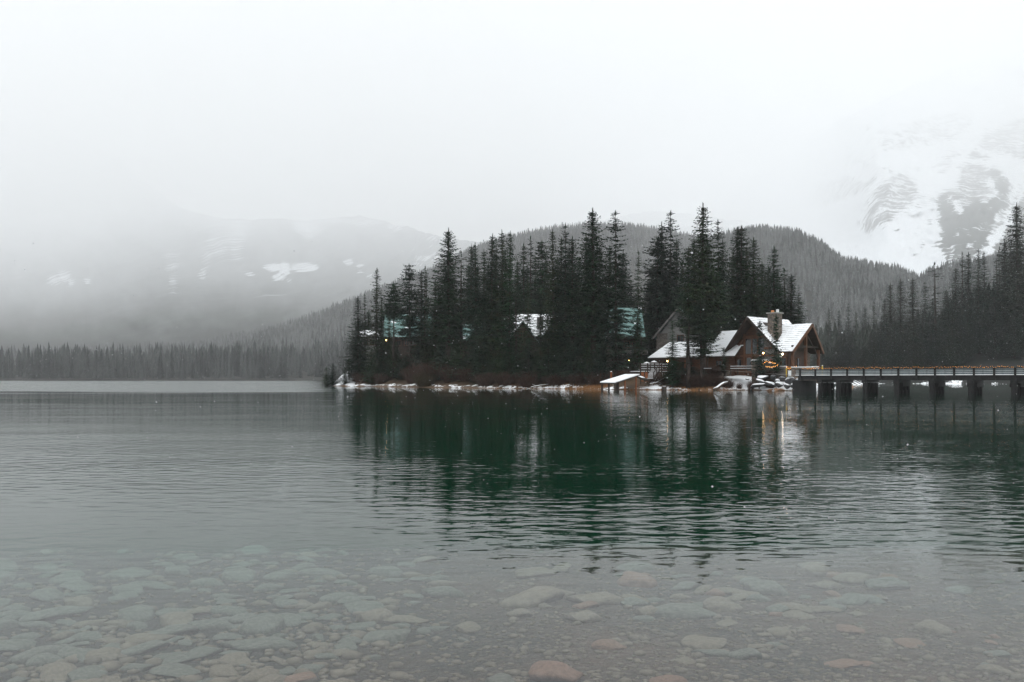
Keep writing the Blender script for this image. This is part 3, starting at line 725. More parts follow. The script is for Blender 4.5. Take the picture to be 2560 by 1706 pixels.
for px, py in [(905,880),(925,868),(945,880),(968,885),(992,880),(1016,890),(1105,830),(1130,835),(1150,850),(1172,862),(1200,850),(1222,848),(1246,856),(1262,870),(1290,875),(1318,880),(1350,868),(1372,850),(1392,862),(1410,846),(1432,856),
               (1452,858),(1470,850),(1492,862),(1508,872),(1355,895),(1400,890),(1440,895),(1480,900),(1300,905),(1240,900),(966,856),(992,850),(1318,838),(1680,915),(1705,905),(1735,912),(1460,822)]:
    sh = np.interp(px, [u for u, _ in SH], [q for _, q in SH])
    tree('young', px + rf.uniform(-4, 4), py + rf.uniform(-6, 6), sh + rf.uniform(3.5, 9) + (0 if px < 1600 else -1), rf.uniform(1.3, 2.1),
         'young dark spruce with branches to the ground in the shore thicket', YG)
# right bank
RG = 'snow-flecked spruces on the bank beyond the bridge'
RT = [
 ('spire',2211,745,300,3.0,'short spruce first in the dark row beyond the bridge'),
 ('dense',2225,705,285,3.2,'smooth blunt spruce, first tall one beyond the bridge'),
 ('spire',2251,694,282,3.2,'pointed spruce, second of three equal ones beyond the bridge'),
 ('dense2',2279,692,280,3.3,'third of three equal spruces beyond the bridge, with a crooked tip'),
 ('tier',2312,702,290,3.0,'paler open spruce standing alone in a gap beyond the bridge'),
 ('snag',2341,652,274,2.7,'spruce with a bare candelabra top beyond the bridge'),
 ('dense',2334,745,276,3.0,'low dark spruce under the candelabra top'),
 ('dense2',2364,722,272,3.2,'low broad spruce right of the candelabra top'),
 ('dense',2388,666,268,3.3,'compact column spruce midway along the bridge'),
 ('thin',2406,626,266,2.2,'club-topped thin spruce touching its twin beyond the bridge'),
 ('spire',2419,627,265,3.0,'full spruce twin of the club-topped one beyond the bridge'),
 ('tier',2446,619,262,2.9,'spruce with short stacked tiers before the snow gully'),
 ('tier',2463,627,262,2.5,'leaning tiered spruce right of the snow gully'),
 ('snag',2490,632,260,1.6,'bare grey stem standing among the spruces beyond the bridge'),
 ('thin',2497,614,262,2.0,'narrow spire beside the bare grey stem'),
 ('dense2',2513,597,255,3.6,'wide spruce left of the tallest one at the edge of the view'),
 ('snag',2529,594,257,1.3,'dead pole between the two largest spruces at the edge of the view'),
 ('big',2546,500,243,4.6,'tallest spruce on the bank beyond the bridge, cut by the edge of the view'),
 ('tier',2121,755,335,2.8,'hazy pointed spruce first right of the lodge porch'),
 ('spire',2096,772,330,2.7,'hazy spruce close behind the lodge porch'),
 ('spire',2140,776,342,2.6,'hazy short spruce in the misty row right of the porch'),
 ('dense',2162,766,338,2.9,'hazy broad spruce in the misty row right of the porch'),
 ('tier',2186,752,330,2.9,'hazy tall spruce at the end of the misty row'),
 ('spire',2072,768,345,2.7,'hazy spruce half hidden by the porch gable'),
]
for k, px, py, d, hw, lab in RT: tree(k, px, py, d, hw, lab, RG, True)
RF = 'spruces in the close-set front row beyond the bridge'
for i in range(48):
    px = 2050 + 540*((i+.5)/46) + rf.uniform(-7, 7); d = np.interp(px, [2050, 2185, 2560], [275, 252, 238]) + rf.uniform(0, 22)
    py = np.interp(px, [2050, 2190, 2230, 2330, 2400, 2480, 2600], [845, 815, 790, 775, 745, 720, 680]) + rf.uniform(-18, 75)
    if i > 45: px, d, py = (2536, 240, 770) if i == 46 else (2556, 239, 745)
    if GZ(X(px, d), d) < .4: continue
    tree(rf.choice(['dense', 'dense2', 'spire', 'tier', 'dense']), px, py, d, rf.uniform(2.3, 3.2), 'dark spruce in the close-set front row beyond the bridge, half hidden by its neighbours', RF, True)
rng = np.random.default_rng(5)
n = 1500; u = rng.uniform(2035, 2760, n); dd = rng.uniform(236, 430, n); x = (u-HX)*dd/F
zz = land_z(x, dd); ok = (zz > .5) & (dd > np.interp(u, [2035, 2185, 2560, 2760], [292, 285, 268, 258]))
cap = np.interp(u, [2035, 2120, 2200, 2230, 2330, 2400, 2480, 2540, 2600, 2760], [800, 800, 790, 775, 760, 715, 690, 640, 610, 560])
h = np.minimum(rng.uniform(11, 26, n), EYE + (HY - cap - rng.uniform(0, 60, n))*dd/F - zz)
ok &= h > 4
scatter('bank_forest', np.stack([x, dd, zz-.3], 1)[ok], h[ok], 13, 6, .115, M['forest_near'], 'dark snow-dusted conifer wood on the bank beyond the bridge', 31)

# ------------------------------------------------------------------ building materials
def courses(name, snow_amt, spacing, dark=(.075, .07, .068)):
    """roof covering under thin snow: the butt edges of the courses show as broken dark lines"""
    m, nt = nodes_of(name)
    co = coords(nt, 'Object'); sp = N(nt, 'ShaderNodeSeparateXYZ'); L(nt, co, sp.inputs[0])
    jit = noise(nt, co, 2.2, 4, .6); jb = noise(nt, co, .7, 3, .5)
    ph = math_(nt, 'FRACT', math_(nt, 'ADD', math_(nt, 'MULTIPLY', sp.outputs[2], 1/spacing), math_(nt, 'MULTIPLY', jit.outputs[0], .12)))
    w = math_(nt, 'MULTIPLY', math_(nt, 'ADD', jb.outputs[0], -.2), snow_amt)
    ln = math_(nt, 'LESS_THAN', ph, w)
    lnb = math_(nt, 'MULTIPLY', ln, ramp(nt, jit.outputs[0], [(.36, .15), (.55, .9)]).outputs[0])
    return finish(m, nt, mixc(nt, lnb, SNOW, dark), .8, jit.outputs[0], .2, .05)
M['roof_snow'] = courses('snow_on_shingles', .62, .27)
M['roof_snow_thick'] = courses('thick_roof_snow', .10, .3)
def stone_mat(name, cols, scale):
    m, nt = nodes_of(name)
    co = coords(nt, 'Object', (1, 1, 1.7))
    v = N(nt, 'ShaderNodeTexVoronoi', Scale=scale); L(nt, co, v.inputs['Vector'])
    e = N(nt, 'ShaderNodeTexVoronoi', Scale=scale); e.feature = 'DISTANCE_TO_EDGE'; L(nt, co, e.inputs['Vector'])
    s = N(nt, 'ShaderNodeSeparateColor'); L(nt, v.outputs['Color'], s.inputs[0])
    c = ramp(nt, s.outputs[0], [(i/(len(cols)-1), k) for i, k in enumerate(cols)]).outputs[0]
    c = mixc(nt, ramp(nt, e.outputs['Distance'], [(.03, 1.), (.09, 0.)]).outputs[0], c, (.05, .045, .04))
    c = mixc(nt, ramp(nt, noise(nt, co, 9, 4, .6).outputs[0], [(.35, .5), (.6, 0.)]).outputs[0], c, (.09, .075, .06))
    return finish(m, nt, c, .85, e.outputs['Distance'], .8, .08)
M['stone'] = stone_mat('fieldstone', [(.07, .055, .045), (.19, .15, .12), (.11, .10, .095), (.24, .185, .14)], 3.2)
M['stone_grey'] = stone_mat('grey_fieldstone', [(.08, .075, .07), (.15, .14, .13), (.11, .10, .09), (.2, .19, .175)], 3.0)
def boards(name, c1, c2, per_m, axis=2):
    m, nt = nodes_of(name)
    co = coords(nt, 'Object'); sp = N(nt, 'ShaderNodeSeparateXYZ'); L(nt, co, sp.inputs[0])
    v = sp.outputs[axis] if axis < 3 else math_(nt, 'ADD', sp.outputs[0], sp.outputs[1])
    f = math_(nt, 'FRACT', math_(nt, 'MULTIPLY', v, per_m))
    n = noise(nt, coords(nt, 'Object', (1, 1, 5) if axis == 2 else (6, 6, 1)), 2.0, 5, .65)
    c = ramp(nt, n.outputs[0], [(.3, c1), (.7, c2)]).outputs[0]
    c = mixc(nt, ramp(nt, f, [(.0, .75), (.12, 0.), (.9, 0.), (1., .75)]).outputs[0], c, tuple(x*.25 for x in c1))
    return finish(m, nt, c, .7, f, .3, .03)
M['logs'] = boards('brown_log_wall', (.036, .013, .006), (.095, .037, .014), 3.2)
M['planks'] = boards('upright_planks', (.028, .014, .009), (.065, .032, .018), 5, 3)
M['timber'] = simple('brown_timber', (.06, .023, .010), (.13, .054, .025), 3, .65, (1, 1, .4), .2)
M['timber_dark'] = simple('dark_timber', (.016, .011, .008), (.04, .026, .018), 3, .7, (1, 1, .4), .2)
M['soffit'] = simple('soffit_boards', (.02, .011, .007), (.045, .023, .013), 4, .8, (1, .3, 1), .2)
M['orange_wood'] = simple('orange_stained_wood', (.15, .045, .016), (.24, .085, .03), 4, .7, (1, 1, .4), .2)
M['grey_wood'] = boards('weathered_grey_boards', (.09, .085, .08), (.17, .16, .15), 5)
M['siding'] = boards('pale_grey_siding', (.15, .155, .15), (.24, .24, .235), 5)
M['black_wood'] = simple('tarred_wood', (.006, .0065, .007), (.016, .016, .016), 4, .75, (1, 1, .4), .3)
M['rail_wood'] = simple('wet_grey_green_boards', (.08, .105, .11), (.15, .18, .185), 6, .5, (1, 1, .3), .2)
M['concrete'] = simple('concrete', (.20, .20, .19), (.34, .33, .31), 4, .9)
M['white_paint'] = simple('white_paint', (.55, .58, .58), (.72, .74, .74), 6, .6)
M['red_paint'] = simple('red_paint', (.16, .025, .02), (.24, .04, .03), 6, .6)
M['clay'] = simple('clay_pot', (.40, .16, .06), (.55, .24, .1), 6, .7)
M['yellow_paint'] = simple('yellow_paint', (.42, .28, .03), (.6, .42, .06), 6, .6)
m, nt = nodes_of('teal_metal_roof')
co = coords(nt, 'Object'); sp = N(nt, 'ShaderNodeSeparateXYZ'); L(nt, co, sp.inputs[0])
f = math_(nt, 'FRACT', math_(nt, 'MULTIPLY', sp.outputs[0], 2.2)); n = noise(nt, co, .9, 5, .6)
c = ramp(nt, n.outputs[0], [(.35, (.085, .165, .155)), (.65, (.14, .235, .22))]).outputs[0]
c = mixc(nt, ramp(nt, f, [(.0, .35), (.07, 0.)]).outputs[0], c, (.06, .15, .14))
n2 = noise(nt, coords(nt, 'Object', (1, .6, 1)), .55, 4, .6)
c = mixc(nt, ramp(nt, n2.outputs[0], [(.60, 0.), (.64, .9)]).outputs[0], c, SNOW)
M['teal'] = finish(m, nt, c, .5, f, .2, .03)
m, nt = nodes_of('window_glass')
b = N(nt, 'ShaderNodeBsdfPrincipled', Roughness=.04); b.inputs['Base Color'].default_value = (.012, .015, .018, 1); b.inputs['Specular IOR Level'].default_value = .5
o_ = N(nt, 'ShaderNodeOutputMaterial'); L(nt, b.outputs[0], o_.inputs[0]); M['glass'] = m
def glow(name, col, st):
    m, nt = nodes_of(name); e = N(nt, 'ShaderNodeEmission', Strength=st); e.inputs[0].default_value = (*col, 1)
    o = N(nt, 'ShaderNodeOutputMaterial'); L(nt, e.outputs[0], o.inputs[0]); M[name] = m
glow('lamp_glow', (1, .62, .22), 14); glow('lamp_white', (1, .80, .55), 13); glow('bulb_glow', (1, .42, .09), 4.)

def slab(poly, t=.16):
    return MB().prism(poly, (0, 0, -t))
def lift(poly, dz): return [(x, y, z+dz) for x, y, z in poly]
def ball(c, r, n=8):
    mb = MB(); pts = [(c[0], c[1], c[2]-r*cos(pi*i/4)) for i in range(5)]
    mb.tube(pts, [r*max(.05, sin(pi*i/4)) for i in range(5)], n); return mb
def covered_roof(parent, polys, snow, deck='soffit', t=.18, name='roof', sn=.07):
    mb = MB()
    for p in polys: mb.prism(p, (0, 0, -t))
    r = mb.build(name, M[deck], parent)
    if snow:
        sb = MB()
        for p in polys: sb.prism(lift(p, sn), (0, 0, -sn + .003))
        sb.build('snow_cover', M[snow], r)
    return r
def window(parent, c, u, w, h, frame='timber', bars=1, name='window', proud=.05):
    """framed pane centred at c, u = unit vector along its width, outward = u x up rotated"""
    c = Vector(c); u = Vector(u).normalized(); up = Vector((0, 0, 1)); o = u.cross(up)
    f = MB(); fw = .09
    for s in (-1, 1):
        f.bar(c + u*(s*w/2) - up*(h/2+fw/2) + o*proud, c + u*(s*w/2) + up*(h/2+fw/2) + o*proud, fw, .1, o)
        f.bar(c - u*(w/2-fw/2) + up*(s*h/2) + o*proud, c + u*(w/2-fw/2) + up*(s*h/2) + o*proud, .1, fw, up)
    for k in range(1, bars):
        q = c + u*(w*(k/bars-.5)); f.bar(q - up*(h/2-fw/2) + o*proud, q + up*(h/2-fw/2) + o*proud, .06, .07, o)
    fo = f.build(name, M[frame], parent)
    MB().prism([c + u*(w/2-.04)*a + up*(h/2-.04)*b + o*(proud-.03) for a, b in ((-1,-1),(1,-1),(1,1),(-1,1))], o*.02).build('pane', M['glass'], fo)
    return fo
def lantern(parent, c, r, mat, arm=None):
    mb = ball(c, r); o = mb.build('lantern', M[mat], parent)
    MB().tube([(c[0], c[1], c[2]+r*.9), (c[0], c[1], c[2]+r*1.6)], [r*1.1, r*.3], 8).build('lantern_cap', M['timber_dark'], o)

# ------------------------------------------------------------------ the log lodge by the bridge
lodge = thing('log_lodge', 'brown log and stone lodge with snowy gabled roofs at the end of the bridge', 'lodge', (32.9, 110, 2.45), math.atan2(.63, .777))
MR = 7.55; SL = 1.1; PW = -.7
# walls
wl = MB()
wl.box(1.3, 9.0, -3.4, 3.4, -1.5, 3.55)
wl.prism([(1.3, -3.4, 3.55), (1.3, 3.4, 3.55), (1.3, 0, MR-.35)], (7.7, 0, 0))
wl.build('wall', M['logs'], lodge)
MB().box(.5, 1.25, -3.75, -1.85, -1.5, 3.0).prism([(.5, -3.75, 3.0), (.5, -1.85, 3.0), (.5, -1.85, 4.95), (.5, -3.2, 3.6)], (.75, 0, 0)).build('stone_pier', M['stone_grey'], lodge)
MB().box(1.3, 3.3, -3.9, -3.42, -1.5, 2.6).build('stone_side_wall', M['stone_grey'], lodge)
tb = MB()                                                         # timber frame on the gable front
for z, y0, y1 in ((2.25, -1.8, 3.3), (4.85, -1.85, 2.0), (.0, -1.8, 3.3)): tb.box(1.12, 1.297, y0, y1, z-.11, z+.11)
for y in (1.75, -1.75): tb.box(1.10, 1.297, y-.12, y+.12, -1., 5.3)
for z, y0 in ((2.2, -3.72), (3.2, -3.3)): tb.box(.42, .497, y0, -1.86, z-.12, z+.12)
tb.bar((1.2, 3.2, 3.0), (1.2, 2.1, 4.4), .14, .14); tb.bar((1.2, -1.9, 4.95), (1.2, 1.9, 4.95), .18, .2)
tb.build('timber_frame', M['timber'], lodge)
for y, w in ((1.12, 1.05), (.08, .85), (-.95, 1.05)): window(lodge, (1.25, y, 3.55), (0, -1, 0), w, 2.2, bars=1)
window(lodge, (1.25, -.9, 1.45), (0, -1, 0), 1.2, 1.15, bars=2)
d_ = window(lodge, (1.25, 1.0, 1.05), (0, -1, 0), .85, 1.95, name='door')
window(lodge, (1.25, 2.6, 1.2), (0, -1, 0), .8, 1.2)
# main roof with its prow
E_ = 4.15; eh = MR - SL*E_
Lp = [(PW, 0, MR), (9.4, 0, MR), (9.4, E_, eh), (0, E_, eh)]; Rp = [(PW, 0, MR), (0, -E_, eh), (9.4, -E_, eh), (9.4, 0, MR)]
covered_roof(lodge, [Lp, Rp], 'roof_snow', name='main_roof')
bb = MB(); 
for y in (E_, -E_): bb.bar((PW-.05, 0, MR-.13), (-.05, y, eh-.12), .09, .34, (0, 0, 1))
bb.build('bargeboard', M['timber_dark'], lodge)
sk = MB()
for a0, a1 in ((1.9, 3.6), (5.4, 6.6)):
    sk.prism([(a0, -.75, MR-.75*SL+.16), (a1, -.75, MR-.75*SL+.16), (a1, -1.15, MR-1.15*SL+.16), (a0, -1.15, MR-1.15*SL+.16)], (0, 0, -.12))
sk.build('skylight', M['timber_dark'], lodge)
# porch gable
PR = 6.45; PA = 4.0; PS = .985; PH = 3.85; ph = PR - PS*PH; v0 = -(MR-PR)/SL; v1 = -(MR-ph)/SL
covered_roof(lodge, [[(PA, v0, PR), (PA-PH, v1, ph), (PA-PH, -6.4, ph), (PA, -6.95, PR)], [(PA, v0, PR), (PA, -6.95, PR), (PA+PH, -6.4, ph), (PA+PH, v1, ph)]], 'roof_snow', name='porch_roof')
bb = MB()
for s in (-1, 1): bb.bar((PA, -7.0, PR-.14), (PA+s*PH, -6.45, ph-.14), .10, .36, (0, 0, 1))
bb.build('porch_bargeboard', M['timber'], lodge)
for a in (PA-3.2, PA, PA+3.2):
    MB().box(a-.16, a+.16, -6.15, -5.83, -1.2, (PR-.3 - PS*abs(a-PA))).build('post', M['timber'], lodge)
tb = MB(); tb.box(PA-3.3, PA+3.3, -6.12, -5.86, 3.25, 3.5)
for s in (-1, 1): tb.bar((PA+s*1.7, -5.99, 3.5), (PA, -5.99, 5.2), .18, .2)
for s in (-1, 1): tb.bar((PA+s*3.2, -5.99, 1.6), (PA+s*2.2, -5.99, 3.2), .14, .16)
for s in (-1, 1): tb.bar((PA+s*2.4, -3.5, PR-.45-2.4*PS), (PA+s*2.4, -6.3, PR-.45-2.4*PS), .16, .18)
tb.build('truss', M['timber_dark'], lodge)
MB().box(1.1, 5.2, -5.2, -3.91, -1.3, 2.75).build('entry_wall', M['planks'], lodge)
MB().prism([(1.1, -5.2, 2.75), (5.2, -5.2, 2.75), (4.1, -5.2, 5.2)], (0, 1.29, 0)).build('porch_gable_wall', M['soffit'], lodge)
window(lodge, (1.06, -4.55, 1.0), (0, -1, 0), .75, 1.7, name='door'); window(lodge, (2.0, -5.24, 1.0), (1, 0, 0), .7, 1.3); window(lodge, (3.3, -5.24, .9), (1, 0, 0), .9, 1.9, name='door')
MB().box(5.3, 6.6, -5.1, -3.91, -1.3, 2.4).build('stone_corner', M['stone'], lodge)
MB().box(.98, 1.02, -4.3, -3.95, 1.95, 2.65).build('notice_board', M['white_paint'], lodge)
rb = MB().box(.42, .47, -3.1, -2.45, 1.1, 1.65).build('plaque', M['red_paint'], lodge)
MB().box(.40, .419, -3.05, -2.5, 1.13, 1.3).build('plaque_strip', M['white_paint'], rb)
# chimney
ch = MB().box(1.35, 2.75, -3.2, -1.85, 2., 7.95).build('chimney', M['stone'], lodge)
MB().box(1.2, 2.9, -3.35, -1.7, 7.953, 8.10).build('chimney_cap', M['concrete'], ch)
MB().tube([(1.85, -2.3, 8.1), (1.85, -2.3, 8.42)], [.24, .2], 10).build('flue', M['clay'], ch)
MB().tube([(2.35, -2.75, 8.1), (2.35, -2.75, 8.55)], [.2, .2], 10).build('flue', M['white_paint'], ch)
# long wing with two roof levels
we = 2.25; wr = 6.0; ws = (wr-we)/4.1
f = lambda a: we + ws*(a+.3)
A1 = [(-.3, 2.3, f(-.3)), (1.25, 2.3, f(1.25)), (1.25, 7.6, f(1.25)), (-.3, 7.6, f(-.3))]
A2 = [(1.25, 1.4, f(1.25)), (3.8, 1.4, wr), (3.8, 7.6, wr), (1.25, 7.6, f(1.25))]
A3 = [(3.8, 1.4, wr), (8., 1.4, we), (8., 7.6, we), (3.8, 7.6, wr)]
covered_roof(lodge, [A1, A2, A3], 'roof_snow_thick', name='wing_roof', sn=.10)
g = lambda a: we + .52*(a+.3)
B1 = [(-.3, 7.62, we-.01), (4.5, 7.62, g(4.5)), (4.5, 18, g(4.5)), (-.3, 18.3, we-.01)]; B2 = [(4.5, 7.62, g(4.5)), (9, 7.62, we), (9, 18, we), (4.5, 18, g(4.5))]
covered_roof(lodge, [B1, B2], 'roof_snow_thick', name='low_wing_roof', sn=.10)
ww = MB().box(.6, 7.4, 3.45, 17.4, -1.6, 2.3).prism([(.62, 7.55, 2.3), (7.4, 7.55, 2.3), (3.8, 7.55, wr-.3)], (0, -.1, 0))
ww.build('wing_wall', M['logs'], lodge)
MB().box(.2, .58, 3.5, 17.3, -1.6, .1).build('stone_plinth', M['stone'], lodge)
for y in (5.6, 8.4, 13.6, 15.4): window(lodge, (.57, y, 1.2), (0, -1, 0), 1.1, .9, bars=2)
MB().box(.5, .57, 10.9, 11.8, -1.0, 1.75).build('door', M['orange_wood'], lodge)
for y in (4.2, 7.2, 10.2, 13., 17.2): MB().box(-.12, .1, y-.1, y+.1, -1.2, 2.28).build('post', M['timber_dark'], lodge)
lantern(lodge, (-.05, 8.3, 1.72), .14, 'lamp_glow'); lantern(lodge, (-.05, 14.6, 1.72), .12, 'lamp_glow')
lantern(lodge, (.95, -1.45, 2.55), .13, 'lamp_glow'); lantern(lodge, (.80, -4.5, 2.35), .13, 'lamp_white')

# ------------------------------------------------------------------ teal roofed houses in the trees
def chalet(name, label, pL, pR, py_r, py_e, d, walls, roof, depth=4.2, dormers=(), rot=0., chimney=None):
    xl, xr = X(pL, d), X(pR, d); zr, ze = Z(py_r, d+depth), Z(py_e, d); cx = (xl+xr)/2; g = GZ(cx, d+depth) - .4
    t = thing(name, label, 'house', (cx, d, g), rot); w = (xr-xl)/2; zr -= g; ze -= g
    MB().box(-w+.5, w-.5, .8, depth*2-.8, -.5, ze).prism([(-w+.5, .8, ze), (-w+.5, depth*2-.8, ze), (-w+.5, depth, zr-.3)], (2*w-1, 0, 0)).build('wall', M[walls], t)
    r = MB().prism([(-w, 0, ze), (w, 0, ze), (w, depth, zr), (-w, depth, zr)], (0, 0, -.18)).prism([(-w, depth, zr), (w, depth, zr), (w, 2*depth, ze), (-w, 2*depth, ze)], (0, 0, -.18)).build('roof', M[roof], t)
    MB().box(-w, w, -.06, -.003, ze-.2, ze+.02).build('fascia', M['timber_dark'], r)
    for k in range(max(2, int(w))):
        xx = -w + 1 + (2*w-2)*(k+.5)/max(2, int(w)); window(t, (xx, .76, ze-1.2), (1, 0, 0), .9, 1.1, bars=2)
    for (pa, pya, phw, pyf, rf) in dormers:                      # front gables
        xa = X(pa, d) - cx; za = Z(pya, d-1.) - g; hw = phw*d/F; zf = Z(pyf, d-1.) - g
        q = MB().prism([(xa-hw+.25, -.7, zf), (xa+hw-.25, -.7, zf), (xa, -.7, za-.3)], (0, depth*.9, 0)).box(xa-hw+.25, xa+hw-.25, -.7, depth*.9, -.5, zf-.002).build('dormer', M['timber_dark'], t)
        MB().prism([(xa, -1.2, za), (xa-hw, -1.1, zf), (xa-hw, depth, zf), (xa, depth, za)], (0, 0, -.15)).prism([(xa, -1.2, za), (xa, depth, za), (xa+hw, depth, zf), (xa+hw, -1.1, zf)], (0, 0, -.15)).build('dormer_roof', M[rf], q)
        window(q, (xa, -.74, (za+zf)/2-.4), (1, 0, 0), .9, 1.0, bars=2)
    if chimney:
        xc = X(chimney[0], d) - cx; MB().box(xc-.6, xc+.6, depth*.3, depth*.3+1.1, ze, Z(chimney[1], d)-g).build('chimney', M['grey_wood'], t)
    return t
c1 = chalet('chalet', 'teal roofed chalet nearest the point, a lamp under its eave', 955, 1075, 787, 843, 166, 'timber_dark', 'teal')
lantern(c1, (X(966, 166)-c1.location.x, -.1, Z(851, 166)-c1.location.z), .16, 'lamp_glow')
chalet('chalet', 'grey walled low chalet behind the outermost trees of the point', 893, 948, 826, 842, 168, 'siding', 'roof_snow_thick', 3.0)
chalet('chalet', 'small teal and snow roofed chalet right of the half-dead tree', 1150, 1232, 812, 850, 160, 'timber_dark', 'teal', 3.6, ((1188, 822, 22, 852, 'teal'),))
chalet('chalet', 'snow roofed chalet with two dark dormer gables in the middle of the trees', 1258, 1440, 786, 842, 152, 'timber_dark', 'roof_snow_thick', 4.5, ((1307, 801, 44, 861, 'teal'), (1383, 800, 36, 850, 'teal')), 0., (1351, 792))
c4 = chalet('chalet', 'tall teal roofed house with a grey balcony behind the lean-to on the shore', 1524, 1614, 770, 844, 140, 'timber_dark', 'teal', 4.6)
bx = MB(); w4 = 3.3
bx.box(-w4, w4, -1.2, .75, Z(886, 140)-c4.location.z-.1, Z(886, 140)-c4.location.z)
bl = bx.build('balcony', M['grey_wood'], c4)
MB().box(-w4, w4, -1.25, -1.205, Z(885, 140)-c4.location.z, Z(876, 140)-c4.location.z).build('railing', M['grey_wood'], bl)
lantern(c4, (X(1573, 138.6)-c4.location.x, -1.1, Z(902, 138.6)-c4.location.z), .11, 'lamp_glow')
# grey gable end facing the lake
gx, gd = X(1697, 134), 134.; gg = GZ(gx, gd) - .4
t = thing('gabled_house', 'pale grey gabled house with teal roof edge behind the low end of the lodge wing', 'house', (gx, gd, gg), radians(-21))
za, zf = Z(770, gd)-gg, Z(842, gd)-gg; hw = 4.0
MB().box(-hw+.4, hw-.4, 0, 8, -.5, zf).prism([(-hw+.4, 0, zf), (hw-.4, 0, zf), (0, 0, za-.35)], (0, 8, 0)).build('wall', M['siding'], t)
r = MB().prism([(0, -.9, za), (-hw-.2, -.7, zf-.1), (-hw-.2, 8.5, zf-.1), (0, 8.5, za)], (0, 0, -.2)).prism([(0, -.9, za), (0, 8.5, za), (hw+.2, 8.5, zf-.1), (hw+.2, -.7, zf-.1)], (0, 0, -.2)).build('roof', M['teal'], t)
MB().bar((0, -.92, za-.12), (-hw-.2, -.72, zf-.22), .06, .3).bar((0, -.92, za-.12), (hw+.2, -.72, zf-.22), .06, .3).build('bargeboard', M['grey_wood'], r)
MB().box(-hw+.3, -hw+2.1, -.3, -.003, -.5, zf+.6).build('stone_base', M['stone_grey'], t)
MB().tube([(.2, -.03, za-1.7), (.2, -.07, za-1.7)], [.42, .42], 14).build('round_window', M['glass'], t)
window(t, (.3, -.04, zf-.4), (1, 0, 0), 1.1, 1.3, bars=2)

# ------------------------------------------------------------------ the bridge
B0 = Vector((33.3, 92.0, 0)); B1_ = Vector((49.5, 77.0, 0)); bd = (B1_-B0).normalized(); bn = Vector((-bd.y, bd.x, 0))
if bn.y < 0: bn = -bn
bridge = thing('bridge', 'dark timber bridge with plank railings reaching from the right bank to the lodge', 'bridge', tuple(B0), math.atan2(bd.y, bd.x))
BL = 36.; DK_ = 1.86                                              # local x along the bridge, local y away from the camera (bn)
MB().box(-.6, BL, .05, 3.6, DK_-.12, DK_).box(-.3, BL, .08, .38, DK_-.52, DK_-.123).box(-.3, BL, 3.25, 3.55, DK_-.52, DK_-.123).box(-.3, BL, 1.6, 1.9, DK_-.52, DK_-.123).build('deck', M['black_wood'], bridge)
MB().box(-.6, BL, -.02, .32, DK_+.003, DK_+.075).build('snow_ledge', M['snow'], bridge)
MB().box(-.6, BL, .8, 3.0, DK_+.003, DK_+.03).build('deck_snow', M['snow'], bridge)
nb = int(BL/1.78)
for k in range(nb+1):
    for y in (-.08, 3.62):
        MB().box(k*1.78-.09, k*1.78+.09, y-.07, y+.07, DK_-.5, DK_+.68).build('post', M['black_wood'], bridge)
for z in (DK_+.19, DK_+.37, DK_+.55):
    for y in (.0, 3.55):
        q = MB().box(-.5, BL, y, y+.05, z-.055, z+.055).build('rail', M['rail_wood'], bridge)
        if y == 0: MB().box(-.5, BL, y-.012, y+.06, z+.057, z+.075).build('snow_cap', M['snow'], q)
for y in (-.08, 3.62): MB().box(-.6, BL, y-.12, y+.12, DK_+.683, DK_+.73).build('handrail', M['black_wood'], bridge)
for px in (2050, 2095, 2162, 2242, 2330, 2427, 2535, 2660):
    # where the ray of that column meets the bridge line
    k = (px-HX)/F; s_ = (k*B0.y - B0.x)/(bd.x - k*bd.y)
    p = MB().box(s_-.28, s_+.28, -.25, 3.9, DK_-.82, DK_-.524).build('pier', M['black_wood'], bridge)
    for y in (.15, 1.2, 2.4, 3.5):
        MB().tube([(s_, y, -3), (s_, y, DK_-.83)], [.30, .27], 9).build('pile', M['black_wood'], p)
    if px > 2200: MB().box(s_-.46, s_+.46, .45, 3.2, DK_-1.2, DK_-.823).box(s_-.10, s_+.10, .3, 3.4, -.1, .25).build('brace', M['black_wood'], p)
MB().box(-1.2, .5, .6, 3.4, -.8, DK_-.56).build('abutment', M['black_wood'], bridge)

def garland(name, label, pts, n, amp, r, seed, cat='string lights'):
    """small warm bulbs on a drooping cord"""
    rr = random.Random(seed); c = MB(); b = MB(); P = [Vector(p) for p in pts]
    seg = [(P[i+1]-P[i]).length for i in range(len(P)-1)]; tot = sum(seg)
    def at(t):
        q = t*tot
        for i, s in enumerate(seg):
            if q <= s or i == len(seg)-1: return P[i].lerp(P[i+1], min(1, q/s))
            q -= s
    o = P[0]; line = []
    for k in range(n):
        p = at((k+.5)/n) + Vector((rr.uniform(-amp, amp)*.4, rr.uniform(-amp, amp)*.4, rr.uniform(-amp, amp))) - o
        line.append(p); b.tube([p-Vector((0,0,r)), p, p+Vector((0,0,r))], [r*.35, r, r*.35], 5)
    c.tube(line, [.012]*len(line), 4)
    t = thing(name, label, cat, tuple(o)); c.build('cord', M['black_wood'], t)
    tag(b.build('bulbs', M['bulb_glow'], t), kind='stuff'); return t
def bl(s, y, z): return B0 + bd*s + bn*y + Vector((0, 0, z))
garland('string_lights', 'warm fairy lights wound along the top rail of the bridge', [bl(-.6, 1.9, DK_+.86), bl(BL-8, 1.9, DK_+.80)], 170, .085, .020, 4)
garland('string_lights', 'warm fairy lights trailing down over the stone wall to the bridge end', [W(1966, 920, 101), W(1990, 919, 101), W(2010, 921, 100), W(2035, 925, 99)], 90, .17, .026, 5)

